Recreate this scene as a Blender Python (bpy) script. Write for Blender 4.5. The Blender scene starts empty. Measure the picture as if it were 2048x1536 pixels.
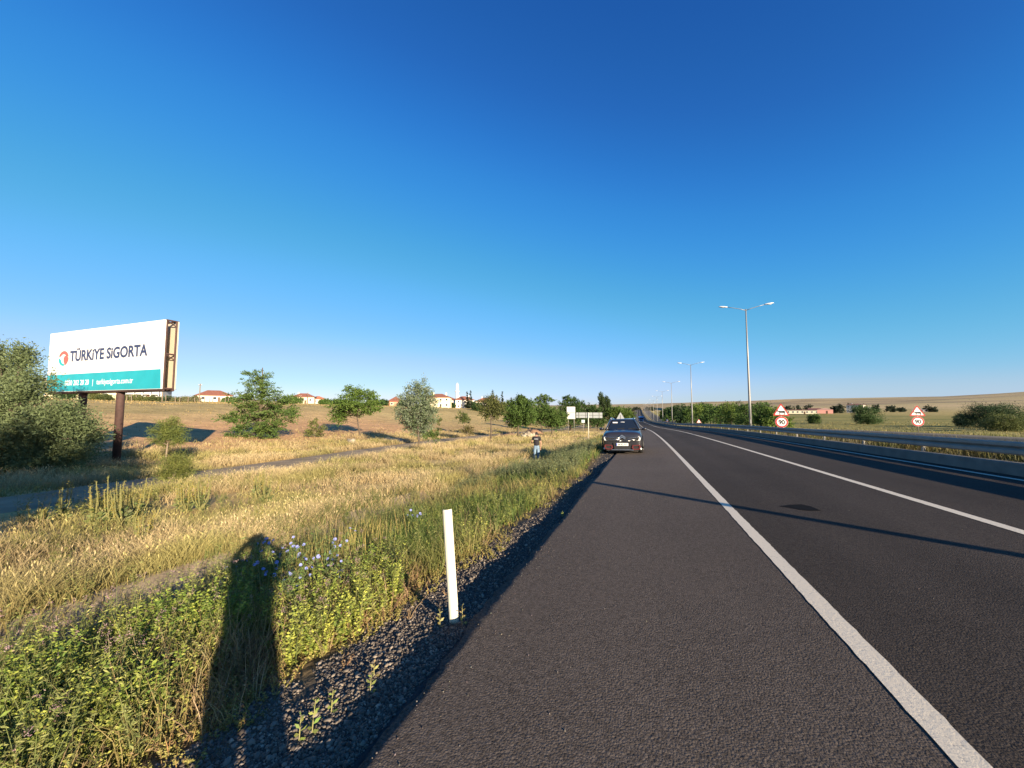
import bpy, bmesh, math, random
import numpy as np
from mathutils import Vector, Matrix
C = bpy.context.scene
COL = C.collection
R = math.radians
rng = np.random.default_rng(7)
random.seed(7)

# ------------------------------------------------------------------ camera, sky, sun
# world: the motorway runs along +Y, its left asphalt edge is x = -1.34 at z = 0, the camera is at the origin
F = 770.0 / 2048.0
CAMZ = 1.65
PITCH = math.atan(52 / 770)
PSI = R(18.885)
cam = bpy.data.cameras.new('camera')
cam.sensor_width = 36.0
cam.lens = 36.0 * F
cam.clip_start = 0.05
cam.clip_end = 30000
camo = bpy.data.objects.new('camera', cam)
COL.objects.link(camo)
camo.location = (0, 0, CAMZ)
camo.rotation_euler = (math.pi / 2 + PITCH, 0, PSI)
C.camera = camo

SUN_AZ = R(128.0)      # clockwise from +Y
SUN_EL = R(15.5)
w = bpy.data.worlds.new('World')
C.world = w
w.use_nodes = True
nt = w.node_tree
bg = nt.nodes['Background']
sky = nt.nodes.new('ShaderNodeTexSky')
sky.sky_type = 'NISHITA'
sky.sun_disc = False
sky.sun_elevation = SUN_EL
sky.sun_rotation = SUN_AZ
sky.altitude = 1200
sky.air_density = 1.0
sky.dust_density = 0.6
sky.ozone_density = 3.0
EXPO = 1.34
SKYS = 0.12
# colour response of the clear evening sky: input and output in display-linear units at this exposure
pre = nt.nodes.new('ShaderNodeVectorMath'); pre.operation = 'SCALE'; pre.inputs['Scale'].default_value = 0.10 * 2 ** 0.9 * 0.1
crv = nt.nodes.new('ShaderNodeRGBCurve')
for ch, pts in ((0, ((0, 0), (.087, .016), (.15, .042), (.27, .12), (.468, .27), (.62, .42), (1.0, .62), (2.0, 1.7), (5, 5.5), (10, 10))),
                (1, ((0, 0), (.168, .112), (.292, .279), (.5, .46), (.84, .62), (.9, .65), (1.1, .72), (2.0, 1.3), (5, 3.9), (10, 7))),
                (2, ((0, 0), (.342, .428), (.565, .73), (.83, .80), (1.05, .97), (2.0, 1.15), (5, 2.4), (10, 4)))):
    c_ = crv.mapping.curves[ch]
    while len(c_.points) < len(pts): c_.points.new(.5, .5)
    for p_, (a_, b_) in zip(c_.points, pts): p_.location = (a_ / 10, b_ / 10); p_.handle_type = 'AUTO_CLAMPED'
crv.mapping.update()
post = nt.nodes.new('ShaderNodeVectorMath'); post.operation = 'SCALE'; post.inputs['Scale'].default_value = 10.0 / (SKYS * 2 ** EXPO)
nt.links.new(sky.outputs[0], pre.inputs[0]); nt.links.new(pre.outputs[0], crv.inputs['Color']); nt.links.new(crv.outputs[0], post.inputs[0])
nt.links.new(post.outputs[0], bg.inputs[0])
bg.inputs[1].default_value = SKYS
sl = bpy.data.lights.new('sun', 'SUN')
sl.energy = 5.0
sl.angle = R(0.5)
sl.color = (1.0, 0.83, 0.60)
so = bpy.data.objects.new('sun', sl)
COL.objects.link(so)
SD = Vector((math.sin(SUN_AZ) * math.cos(SUN_EL), math.cos(SUN_AZ) * math.cos(SUN_EL), math.sin(SUN_EL)))
so.rotation_euler = SD.to_track_quat('Z', 'Y').to_euler()
so.location = (30, -30, 40)
C.view_settings.view_transform = 'Standard'
C.view_settings.look = 'None'
C.view_settings.exposure = EXPO
C.view_settings.gamma = 1.0
C.view_settings.use_curve_mapping = False
C.cycles.max_bounces = 6
C.cycles.diffuse_bounces = 2
C.cycles.transparent_max_bounces = 6
C.cycles.caustics_reflective = False
C.cycles.caustics_refractive = False

# ------------------------------------------------------------------ small tools
def ray(px, py):
    x = (px - 1024) / 770.0
    y = -(py - 768) / 770.0
    fw = math.cos(PITCH) - y * math.sin(PITCH)
    up = math.sin(PITCH) + y * math.cos(PITCH)
    return Vector((x * math.cos(PSI) - fw * math.sin(PSI), x * math.sin(PSI) + fw * math.cos(PSI), up))

def at(px, py, D):
    return ray(px, py) * D + Vector((0, 0, CAMZ))

def hsh(ix, iy, s):
    h = (ix.astype(np.int64) * 374761393 + iy.astype(np.int64) * 668265263 + s * 974711) & 0x7fffffff
    h = ((h ^ (h >> 13)) * 1274126177) & 0x7fffffff
    return ((h ^ (h >> 16)) & 0xffff) / 65535.0

def vn(x, y, s=0):
    x = np.asarray(x, float); y = np.asarray(y, float)
    ix = np.floor(x); iy = np.floor(y)
    fx = x - ix; fy = y - iy
    fx = fx * fx * (3 - 2 * fx); fy = fy * fy * (3 - 2 * fy)
    a = hsh(ix, iy, s); b = hsh(ix + 1, iy, s); c = hsh(ix, iy + 1, s); d = hsh(ix + 1, iy + 1, s)
    return (a * (1 - fx) + b * fx) * (1 - fy) + (c * (1 - fx) + d * fx) * fy

def fbm(x, y, s=0, o=4):
    t = 0; a = .5; n = 0
    for i in range(o):
        t = t + a * vn(x * 2 ** i + 17.3 * i, y * 2 ** i - 9.1 * i, s + i); n += a; a *= .5
    return t / n

def sstep(a, b, x):
    t = np.clip((x - a) / (b - a), 0, 1)
    return t * t * (3 - 2 * t)

def smooth_table(xs, ys, lo, hi, step, k):
    g = np.arange(lo, hi, step)
    v = np.interp(g, xs, ys)
    ker = np.hanning(k); ker /= ker.sum()
    p = k // 2
    vv = np.concatenate([np.linspace(v[0] - (v[1] - v[0]) * p, v[0], p, endpoint=False), v, np.full(p, v[-1])])
    return g, np.convolve(vv, ker, 'valid')

OG, OV = smooth_table([-200, 30, 60, 102, 145, 244, 300, 600, 900, 1160, 2000, 7000], [0, 0, -.5, -1.8, -3.0, -5.0, -6.3, -11, -14.5, -18, -39, -60], -150, 6500, 2.0, 21)
ZG, ZV = smooth_table([-200, 0, 50, 102, 235, 306, 360, 634, 900, 1160, 1500, 7000], [4.4, 0, -1.1, -2.75, -5.5, -6.8, -7.2, -4.5, 1.2, 4.0, 9, 9], -150, 6500, 2.0, 25)
ZV = ZV - np.interp(0, ZG, ZV)
def off(y): return np.interp(y, OG, OV)
def z0(y): return np.interp(y, ZG, ZV)

DL = [1.34, 1.37, 2.6, 4.0, 5.5, 5.95, 6.5, 6.95, 10, 17, 22, 28, 35, 48, 58, 81, 100, 133, 200, 400, 1000, 9000]
TL = [-.05, -.085, -.30, -.52, -.80, -1.06, -1.06, -.80, -.86, -1.02, -1.10, -1.15, -.75, -.05, .85, 2.9, 3.7, 4.0, 6.0, 12, 26, 40]
UR = [-1.34, 8.9, 9.12, 9.2, 11.7, 13.2, 13.4, 24.6, 24.9, 26.5, 32, 45, 150, 400, 9000]
TR = [-.12, .13, .13, .50, .52, .50, .24, .46, .58, .5, -.6, -.6, -.2, 1, 10]
SKX = [-78, -72, -66, -62, -58, -55, -50, -44, -38, -30, -22, -10, -2, 2, 8, 14, 19, 24, 28, 31, 34, 40, 60]
SKY_ = [6, 6, 7, 12, 16, 20, 14, 8, 8, 9, 8, 9, 11, 12, 14, 15, 17, 18, 18.5, 19, 22, 25, 26]
def G(x, y):
    x = np.asarray(x, float); y = np.asarray(y, float)
    u = x - off(y); zr = z0(y); d = -u
    wl = np.interp(d, [12, 22, 40, 80, 150], [1, .9, .6, .2, 0])
    rel = np.interp(d, DL, TL)
    flat = sstep(14, 17, y) * (1 - sstep(26, 32, y))
    relf = np.interp(d, [1.34, 1.4, 2.3, 3.2, 5.5], [-.06, -.03, -.05, -.25, -.8])
    rel = np.where(d < 5.5, rel * (1 - flat) + relf * flat, rel)
    zl = wl * zr + rel
    wr = np.interp(u, [25, 45, 150, 500], [1, .55, .25, .15])
    zright = wr * zr + np.interp(u, UR, TR)
    z = np.where(u < -1.34, zl, zright)
    r = np.hypot(x, y)
    rough = (fbm(x / 2.3, y / 2.3, 5, 3) - .5) * .16 * sstep(2.3, 3.4, d) * (1 - .9 * (sstep(5.2, 5.6, d) * (1 - sstep(6.9, 7.2, d)))) \
        * (1 - .85 * sstep(15.5, 16.5, d) * (1 - sstep(25, 27, d)))
    rough = rough + (fbm(x / 1.8, y / 1.8, 15, 3) - .5) * .2 * sstep(26, 30, u)
    rough = rough + (fbm(x / 40, y / 40, 25, 3) - .5) * 1.0 * (sstep(50, 120, d) + sstep(60, 160, u))
    z = z + rough
    az = np.degrees(np.arctan2(x, y))
    el = np.interp(az, SKX, SKY_) / 770.0
    # far slopes rise to the skyline
    prof = np.interp(r, [600, 1200, 2200, 3200, 4200, 5200], [0, .35, .62, .82, 1.0, .9])
    hz = CAMZ + r * el * prof + (fbm(x / 700, y / 700, 31, 4) - .5) * 26 * sstep(900, 2500, r)
    m = sstep(450, 1300, r) * np.where(np.abs(u) < 60, sstep(1000, 1700, r), 1)
    return z * (1 - m) + hz * m

def gz(x, y): return float(G(np.array([x]), np.array([y]))[0])
def onground(px, D, dz=0.0):
    p = at(px, 820, D)
    return Vector((p.x, p.y, gz(p.x, p.y) + dz))

# ------------------------------------------------------------------ materials
MATS = {}
def mat(name, col, rough=.7, metal=0.0, spec=.5, noise=0.0, nscale=8.0, bump=0.0, bscale=40.0, coat=0.0):
    if name in MATS: return MATS[name]
    m = bpy.data.materials.new(name); m.use_nodes = True
    t = m.node_tree; b = t.nodes['Principled BSDF']
    b.inputs['Base Color'].default_value = (*col, 1)
    b.inputs['Roughness'].default_value = rough
    b.inputs['Metallic'].default_value = metal
    b.inputs['Specular IOR Level'].default_value = spec
    b.inputs['Coat Weight'].default_value = coat
    if noise or bump:
        tc = t.nodes.new('ShaderNodeTexCoord')
    if noise:
        n = t.nodes.new('ShaderNodeTexNoise'); n.inputs['Scale'].default_value = nscale; n.inputs['Detail'].default_value = 6
        t.links.new(tc.outputs['Object'], n.inputs['Vector'])
        mr = t.nodes.new('ShaderNodeMapRange'); mr.inputs[3].default_value = 1 - noise; mr.inputs[4].default_value = 1 + noise
        mr.inputs[1].default_value = .25; mr.inputs[2].default_value = .75
        t.links.new(n.outputs['Fac'], mr.inputs[0])
        mx = t.nodes.new('ShaderNodeMix'); mx.data_type = 'RGBA'; mx.blend_type = 'MULTIPLY'; mx.inputs[0].default_value = 1
        mx.inputs[6].default_value = (*col, 1)
        t.links.new(mr.outputs[0], mx.inputs[7]); t.links.new(mx.outputs[2], b.inputs['Base Color'])
    if bump:
        n2 = t.nodes.new('ShaderNodeTexNoise'); n2.inputs['Scale'].default_value = bscale; n2.inputs['Detail'].default_value = 4
        t.links.new(tc.outputs['Object'], n2.inputs['Vector'])
        bp = t.nodes.new('ShaderNodeBump'); bp.inputs['Strength'].default_value = 1; bp.inputs['Distance'].default_value = bump
        t.links.new(n2.outputs['Fac'], bp.inputs['Height']); t.links.new(bp.outputs[0], b.inputs['Normal'])
    MATS[name] = m
    return m

def attr_mat(name, transl=0.25, rough=.65, spec=.25):
    """colour comes from the mesh's own 'Col' attribute (each blade, leaf or stone has its own colour)"""
    if name in MATS: return MATS[name]
    m = bpy.data.materials.new(name); m.use_nodes = True
    t = m.node_tree; b = t.nodes['Principled BSDF']; out = t.nodes['Material Output']
    a = t.nodes.new('ShaderNodeAttribute'); a.attribute_name = 'Col'
    t.links.new(a.outputs['Color'], b.inputs['Base Color'])
    b.inputs['Roughness'].default_value = rough; b.inputs['Specular IOR Level'].default_value = spec
    if transl:
        tr = t.nodes.new('ShaderNodeBsdfTranslucent'); t.links.new(a.outputs['Color'], tr.inputs['Color'])
        mx = t.nodes.new('ShaderNodeMixShader'); mx.inputs[0].default_value = transl
        t.links.new(b.outputs[0], mx.inputs[1]); t.links.new(tr.outputs[0], mx.inputs[2]); t.links.new(mx.outputs[0], out.inputs[0])
    MATS[name] = m
    return m

def ground_mat():
    m = bpy.data.materials.new('soil'); m.use_nodes = True
    t = m.node_tree; b = t.nodes['Principled BSDF']
    a = t.nodes.new('ShaderNodeAttribute'); a.attribute_name = 'Col'
    g = t.nodes.new('ShaderNodeNewGeometry')
    cols = a.outputs['Color']
    for sc, lo, hi in ((.35, .75, 1.25), (3.0, .7, 1.25), (28.0, .72, 1.3)):
        n = t.nodes.new('ShaderNodeTexNoise'); n.inputs['Scale'].default_value = sc; n.inputs['Detail'].default_value = 5
        n.inputs['Roughness'].default_value = .65
        t.links.new(g.outputs['Position'], n.inputs['Vector'])
        mr = t.nodes.new('ShaderNodeMapRange'); mr.inputs[1].default_value = .3; mr.inputs[2].default_value = .7
        mr.inputs[3].default_value = lo; mr.inputs[4].default_value = hi
        t.links.new(n.outputs['Fac'], mr.inputs[0])
        mx = t.nodes.new('ShaderNodeMix'); mx.data_type = 'RGBA'; mx.blend_type = 'MULTIPLY'; mx.inputs[0].default_value = 1
        t.links.new(cols, mx.inputs[6]); t.links.new(mr.outputs[0], mx.inputs[7]); cols = mx.outputs[2]
    t.links.new(cols, b.inputs['Base Color'])
    b.inputs['Roughness'].default_value = .95; b.inputs['Specular IOR Level'].default_value = .1
    n = t.nodes.new('ShaderNodeTexNoise'); n.inputs['Scale'].default_value = 14; n.inputs['Detail'].default_value = 6
    t.links.new(g.outputs['Position'], n.inputs['Vector'])
    bp = t.nodes.new('ShaderNodeBump'); bp.inputs['Distance'].default_value = .05; bp.inputs['Strength'].default_value = .7
    t.links.new(n.outputs['Fac'], bp.inputs['Height']); t.links.new(bp.outputs[0], b.inputs['Normal'])
    return m

def asphalt_mat(name, c1, c2, bump):
    m = bpy.data.materials.new(name); m.use_nodes = True
    t = m.node_tree; b = t.nodes['Principled BSDF']
    g = t.nodes.new('ShaderNodeNewGeometry')
    def noise(scale, detail, rough=.5, vec=None):
        n = t.nodes.new('ShaderNodeTexNoise'); n.inputs['Scale'].default_value = scale; n.inputs['Detail'].default_value = detail
        n.inputs['Roughness'].default_value = rough
        t.links.new(vec or g.outputs['Position'], n.inputs['Vector']); return n.outputs['Fac']
    v = t.nodes.new('ShaderNodeTexVoronoi'); v.inputs['Scale'].default_value = 75; t.links.new(g.outputs['Position'], v.inputs['Vector'])
    vc = t.nodes.new('ShaderNodeSeparateColor'); t.links.new(v.outputs['Color'], vc.inputs[0])
    # wheel tracks: long streaks along the road
    mp = t.nodes.new('ShaderNodeMapping'); mp.inputs['Scale'].default_value = (1.0, .02, 1.0); t.links.new(g.outputs['Position'], mp.inputs[0])
    st = noise(1.1, 3, .5, mp.outputs[0])
    big = noise(.35, 4)
    rr = t.nodes.new('ShaderNodeMix'); rr.data_type = 'RGBA'; rr.inputs[6].default_value = (*c1, 1); rr.inputs[7].default_value = (*c2, 1)
    ma = t.nodes.new('ShaderNodeMath'); ma.operation = 'MULTIPLY_ADD'; ma.inputs[1].default_value = .85
    t.links.new(vc.outputs[0], ma.inputs[0])
    mb = t.nodes.new('ShaderNodeMath'); mb.operation = 'MULTIPLY_ADD'; mb.inputs[1].default_value = .5; t.links.new(st, mb.inputs[0]); 
    mc = t.nodes.new('ShaderNodeMath'); mc.operation = 'MULTIPLY_ADD'; mc.inputs[1].default_value = .5; mc.inputs[2].default_value = -.25; t.links.new(big, mc.inputs[0])
    t.links.new(mc.outputs[0], mb.inputs[2]); t.links.new(mb.outputs[0], ma.inputs[2]); t.links.new(ma.outputs[0], rr.inputs[0])
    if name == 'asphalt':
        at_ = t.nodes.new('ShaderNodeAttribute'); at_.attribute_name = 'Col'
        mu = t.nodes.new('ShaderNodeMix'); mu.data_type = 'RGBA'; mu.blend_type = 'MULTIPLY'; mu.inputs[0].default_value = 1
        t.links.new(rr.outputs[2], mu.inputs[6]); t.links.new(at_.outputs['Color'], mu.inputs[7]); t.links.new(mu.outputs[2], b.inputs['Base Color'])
    else:
        t.links.new(rr.outputs[2], b.inputs['Base Color'])
    b.inputs['Roughness'].default_value = .9; b.inputs['Specular IOR Level'].default_value = .1
    h1 = noise(95, 4, .65)
    hm = t.nodes.new('ShaderNodeMath'); hm.operation = 'ADD'
    inv = t.nodes.new('ShaderNodeMath'); inv.operation = 'MULTIPLY'; inv.inputs[1].default_value = -.7; t.links.new(v.outputs['Distance'], inv.inputs[0])
    t.links.new(h1, hm.inputs[0]); t.links.new(inv.outputs[0], hm.inputs[1])
    bp = t.nodes.new('ShaderNodeBump'); bp.inputs['Distance'].default_value = bump; bp.inputs['Strength'].default_value = 1
    t.links.new(hm.outputs[0], bp.inputs['Height']); t.links.new(bp.outputs[0], b.inputs['Normal'])
    return m

# ------------------------------------------------------------------ object helpers
def tag(o, label=None, cat=None, group=None, kind=None):
    if label: o['label'] = label
    if cat: o['category'] = cat
    if group: o['group'] = group
    if kind: o['kind'] = kind
    return o

def link(name, me, m=None, parent=None):
    o = bpy.data.objects.new(name, me); COL.objects.link(o)
    if m is not None and me is not None: me.materials.append(m)
    if parent is not None: o.parent = parent
    return o

def empty(name, loc, rz=0.0, label=None, cat=None, group=None):
    o = bpy.data.objects.new(name, None); COL.objects.link(o)
    o.location = loc; o.rotation_euler = (0, 0, rz)
    o.empty_display_size = .2
    return tag(o, label, cat, group)

def copy_tree(o, parent=None):
    c = o.copy(); COL.objects.link(c)
    if parent is not None: c.parent = parent
    for ch in o.children: copy_tree(ch, c)
    return c

class MB:
    """collects shapes; build() links them as one mesh object"""
    def __init__(s): s.v = []; s.f = []
    def add(s, vs, fs):
        n = len(s.v); s.v += [tuple(p) for p in vs]; s.f += [tuple(i + n for i in f) for f in fs]; return s
    def box(s, c, d, rot=None):
        hx, hy, hz = d[0] / 2, d[1] / 2, d[2] / 2
        vs = [Vector((x, y, z)) for z in (-hz, hz) for y in (-hy, hy) for x in (-hx, hx)]
        if rot is not None: vs = [rot @ p for p in vs]
        vs = [p + Vector(c) for p in vs]
        return s.add(vs, [(0, 2, 3, 1), (4, 5, 7, 6), (0, 1, 5, 4), (2, 6, 7, 3), (0, 4, 6, 2), (1, 3, 7, 5)])
    def tube(s, pts, rad, n=8, cap=True):
        pts = [Vector(p) for p in pts]
        if not hasattr(rad, '__len__'): rad = [rad] * len(pts)
        vs = []; fs = []; X = None
        for i, p in enumerate(pts):
            d = (pts[min(i + 1, len(pts) - 1)] - pts[max(i - 1, 0)]).normalized()
            if X is None: X = d.orthogonal().normalized()
            X = (X - d * X.dot(d)).normalized()
            Y = d.cross(X)
            for k in range(n):
                a = 2 * math.pi * k / n
                vs.append(p + (X * math.cos(a) + Y * math.sin(a)) * rad[i])
        for i in range(len(pts) - 1):
            for k in range(n):
                fs.append((i * n + k, i * n + (k + 1) % n, (i + 1) * n + (k + 1) % n, (i + 1) * n + k))
        if cap:
            fs.append(tuple(range(n - 1, -1, -1))); fs.append(tuple((len(pts) - 1) * n + k for k in range(n)))
        return s.add(vs, fs)
    def prism(s, poly, y0, y1, M=None):
        """polygon in x,z pushed from y0 to y1"""
        n = len(poly)
        vs = [Vector((x, y0, z)) for x, z in poly] + [Vector((x, y1, z)) for x, z in poly]
        if M is not None: vs = [M @ p for p in vs]
        fs = [tuple(range(n)), tuple(range(2 * n - 1, n - 1, -1))] + [(i, i + n, (i + 1) % n + n, (i + 1) % n) for i in range(n)]
        return s.add(vs, fs)
    def ball(s, c, r, nu=12, nv=8):
        c = Vector(c); vs = []; fs = []
        for j in range(nv + 1):
            th = math.pi * j / nv
            for i in range(nu):
                ph = 2 * math.pi * i / nu
                vs.append(c + Vector((r[0] * math.sin(th) * math.cos(ph), r[1] * math.sin(th) * math.sin(ph), r[2] * math.cos(th))))
        for j in range(nv):
            for i in range(nu):
                fs.append((j * nu + i, (j + 1) * nu + i, (j + 1) * nu + (i + 1) % nu, j * nu + (i + 1) % nu))
        return s.add(vs, fs)
    def loft(s, rings, cap=True):
        n = len(rings[0]); vs = [p for r in rings for p in r]; fs = []
        for i in range(len(rings) - 1):
            for k in range(n):
                fs.append((i * n + k, i * n + (k + 1) % n, (i + 1) * n + (k + 1) % n, (i + 1) * n + k))
        if cap:
            fs.append(tuple(range(n - 1, -1, -1))); fs.append(tuple((len(rings) - 1) * n + k for k in range(n)))
        return s.add(vs, fs)
    def mesh(s, name, smooth=False):
        me = bpy.data.meshes.new(name); me.from_pydata(s.v, [], s.f); me.validate()
        bm = bmesh.new(); bm.from_mesh(me); bmesh.ops.recalc_face_normals(bm, faces=bm.faces); bm.to_mesh(me); bm.free()
        if smooth:
            for p in me.polygons: p.use_smooth = True
        me.update(); return me
    def build(s, name, m, parent=None, smooth=False):
        return link(name, s.mesh(name, smooth), m, parent)

def disc(r, n=28, cx=0.0, cz=0.0):
    return [(cx + r * math.cos(2 * math.pi * k / n), cz + r * math.sin(2 * math.pi * k / n)) for k in range(n)]

def text_obj(name, body, size, m, parent, M, bold=0.0, xscale=1.0, extrude=.002, align='LEFT'):
    cu = bpy.data.curves.new(name, 'FONT'); cu.body = body; cu.size = size; cu.offset = bold; cu.extrude = extrude
    cu.align_x = align; cu.resolution_u = 4
    tmp = bpy.data.objects.new(name + '_tmp', cu); COL.objects.link(tmp)
    dg = bpy.context.evaluated_depsgraph_get()
    me = bpy.data.meshes.new_from_object(tmp.evaluated_get(dg))
    bpy.data.objects.remove(tmp); bpy.data.curves.remove(cu)
    me.name = name; me.materials.clear()
    me.transform(M @ Matrix.Diagonal((xscale, 1, 1, 1)))
    return link(name, me, m, parent)

class VB:
    """big numpy mesh of blades, leaves and stones with a colour on each"""
    def __init__(s): s.v = []; s.c = []; s.q = []; s.t = []; s.n = 0
    def put(s, v, c, q=None, t=None):
        k = v.shape[0] * v.shape[1]
        per = v.shape[1]
        base = (np.arange(v.shape[0]) * per + s.n)[:, None]
        s.v.append(v.reshape(-1, 3)); s.c.append(np.broadcast_to(c, v.shape).reshape(-1, 3))
        for lst, dst in ((q, s.q), (t, s.t)):
            for f in lst or (): dst.append(base + np.array(f)[None, :])
        s.n += k
    def blades(s, P, h, w, lean, cb, ct, az=None):
        n = len(P)
        if n == 0: return
        az = rng.uniform(0, 2 * np.pi, n) if az is None else az
        bd = rng.uniform(0, 2 * np.pi, n)
        sd = np.stack([np.cos(az), np.sin(az), np.zeros(n)], 1) * (w / 2)[:, None]
        bv = np.stack([np.cos(bd), np.sin(bd), np.zeros(n)], 1) * (h * lean)[:, None]
        up = np.zeros((n, 3)); up[:, 2] = h
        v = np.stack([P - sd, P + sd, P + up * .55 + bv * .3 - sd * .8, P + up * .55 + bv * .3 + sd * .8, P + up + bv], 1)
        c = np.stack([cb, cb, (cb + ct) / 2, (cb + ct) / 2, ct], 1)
        s.put(v, c, [(0, 1, 3, 2)], [(2, 3, 4)])
    def leaves(s, P, d, L, W, c, fold=.25):
        n = len(P)
        if n == 0: return
        d = d / np.linalg.norm(d, axis=1, keepdims=True)
        rnd = rng.normal(size=(n, 3)); rnd[:, 2] *= .5
        sd = np.cross(d, rnd); sd /= np.linalg.norm(sd, axis=1, keepdims=True) + 1e-9
        nm = np.cross(d, sd)
        v = np.stack([P, P + d * (L * .5)[:, None] + sd * (W / 2)[:, None] + nm * (W * fold)[:, None], P + d * L[:, None],
                      P + d * (L * .5)[:, None] - sd * (W / 2)[:, None] + nm * (W * fold)[:, None]], 1)
        s.put(v, c[:, None, :], [(0, 1, 2, 3)])
    def mesh(s, name):
        V = np.concatenate(s.v).astype(np.float32); Cc = np.concatenate(s.c).astype(np.float32)
        q = np.concatenate(s.q) if s.q else np.zeros((0, 4), int); t = np.concatenate(s.t) if s.t else np.zeros((0, 3), int)
        me = bpy.data.meshes.new(name)
        me.vertices.add(len(V)); me.vertices.foreach_set('co', V.ravel())
        loops = np.concatenate([q.ravel(), t.ravel()]).astype(np.int32)
        me.loops.add(len(loops)); me.loops.foreach_set('vertex_index', loops)
        st = np.concatenate([np.arange(len(q)) * 4, len(q) * 4 + np.arange(len(t)) * 3]).astype(np.int32)
        me.polygons.add(len(st)); me.polygons.foreach_set('loop_start', st)
        a = me.color_attributes.new('Col', 'FLOAT_COLOR', 'POINT')
        a.data.foreach_set('color', np.concatenate([Cc, np.ones((len(Cc), 1), np.float32)], 1).ravel())
        me.update(calc_edges=True)
        return me
    def build(s, name, m, parent=None):
        return link(name, s.mesh(name), m, parent)

def jitter(c, n, amt=.25, hue=.12):
    c = np.array(c)[None, :] * (1 + rng.uniform(-amt, amt, (n, 1)))
    return np.clip(c * (1 + rng.uniform(-hue, hue, (n, 3))), 0.003, 1)

def grid_mesh(name, xs, ys, zfun, colfun=None, curve=True, dx=None):
    """sheet whose rows follow the road's bend"""
    U, Y = np.meshgrid(xs, ys)
    X = U + (off(Y) if curve else 0)
    if dx is not None: X = X + dx(U, Y)
    Z = zfun(X, Y, U)
    V = np.stack([X, Y, Z], -1).reshape(-1, 3).astype(np.float32)
    ny, nx = U.shape
    i = np.arange(ny * nx).reshape(ny, nx)
    q = np.stack([i[:-1, :-1], i[:-1, 1:], i[1:, 1:], i[1:, :-1]], -1).reshape(-1, 4)
    me = bpy.data.meshes.new(name)
    me.vertices.add(len(V)); me.vertices.foreach_set('co', V.ravel())
    me.loops.add(q.size); me.loops.foreach_set('vertex_index', q.ravel().astype(np.int32))
    me.polygons.add(len(q)); me.polygons.foreach_set('loop_start', (np.arange(len(q)) * 4).astype(np.int32))
    me.polygons.foreach_set('use_smooth', np.ones(len(q), bool))
    if colfun is not None:
        c = colfun(X, Y, U).reshape(-1, 3)
        a = me.color_attributes.new('Col', 'FLOAT_COLOR', 'POINT')
        a.data.foreach_set('color', np.concatenate([c, np.ones((len(c), 1))], 1).astype(np.float32).ravel())
    me.update(calc_edges=True)
    return me

# ------------------------------------------------------------------ the ground
def geo(a, b, n): return list(np.geomspace(a, b, n))
GX = sorted(set([-v for v in geo(160, 6500, 24)] + list(np.arange(-150, -32, 3.5)) + list(np.arange(-32, -8.4, .5)) + list(np.arange(-8.4, -1.5, .12))
      + [-1.45, -1.37, -1.34, -1.25, 0, 3, 6, 8.9, 9.12, 9.2, 9.5, 10, 10.5, 11, 11.7, 12.4, 13.2, 13.3, 13.4, 15, 18, 21, 24, 24.6, 24.9]
      + list(np.arange(25.4, 34, .7)) + list(np.arange(34, 150, 4)) + geo(155, 6500, 26)))
GY = list(np.arange(-60, -3, 4)) + list(np.arange(-2, 20, .16)) + list(np.arange(20, 60, .6)) + list(np.arange(60, 400, 4.5)) + geo(405, 6500, 48)

def mixc(a, b, t): return a * (1 - t[..., None]) + np.array(b) * t[..., None]
def ground_col(X, Y, U):
    d = -U
    n1 = fbm(X / 3.1, Y / 3.1, 40, 4); n2 = fbm(X / 14, Y / 14, 50, 4); n3 = fbm(X / 220, Y / 130, 60, 5)
    c = np.zeros(X.shape + (3,)) + np.array([.055, .052, .05])
    c = mixc(c, [.16, .115, .06], sstep(2.15, 2.5, d + (n1 - .5) * .6 + .5 * sstep(5, 9, Y)))
    c = mixc(c, [.42, .30, .13], sstep(6.8, 7.4, d))
    dd = d + (n2 - .5) * 16
    nb = 1 - sstep(48, 95, Y + (n1 - .5) * 30)
    c = mixc(c, [.50, .295, .145], sstep(29, 34, dd) * nb)
    c = mixc(c, [.48, .325, .15], sstep(46, 56, dd) * nb)
    c = mixc(c, [.44, .33, .145], sstep(34, 60, dd) * (1 - nb))
    c = mixc(c, [.38, .285, .125], sstep(60, 72, dd))
    c = mixc(c, [.46, .35, .16], sstep(84, 95, dd))
    g = sstep(.52, .68, n2) * .45 * sstep(24, 30, d)
    c = mixc(c, [.24, .20, .08], g)
    # right hand side
    c = mixc(c, [.20, .16, .075], sstep(9.1, 9.3, U))
    c = mixc(c, [.27, .23, .075], sstep(22, 25, U))
    c = mixc(c, [.17, .165, .05], sstep(.5, .62, vn(U / 60 + 3, Y / 9, 71)) * .8 * sstep(30, 60, U))
    c = mixc(c, [.36, .28, .11], sstep(110, 260, U))
    r = np.hypot(X, Y)
    far = sstep(500, 1100, r)
    hill = np.zeros(X.shape + (3,)) + np.array([.41, .32, .165])
    hill = mixc(hill, [.26, .19, .12], sstep(.47, .6, n3))
    hill = mixc(hill, [.50, .37, .20], sstep(.6, .72, fbm(X / 300 + 9, Y / 90, 66, 4)))
    hill = mixc(hill, [.13, .13, .07], sstep(.66, .74, fbm(X / 90, Y / 60, 67, 4)) * .8)
    c = c * (1 - far[..., None]) + hill * far[..., None]
    return c
SOIL = ground_mat()
g = link('ground', grid_mesh('ground', GX, GY, lambda X, Y, U: G(X, Y), ground_col), SOIL)
tag(g, kind='structure')

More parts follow.
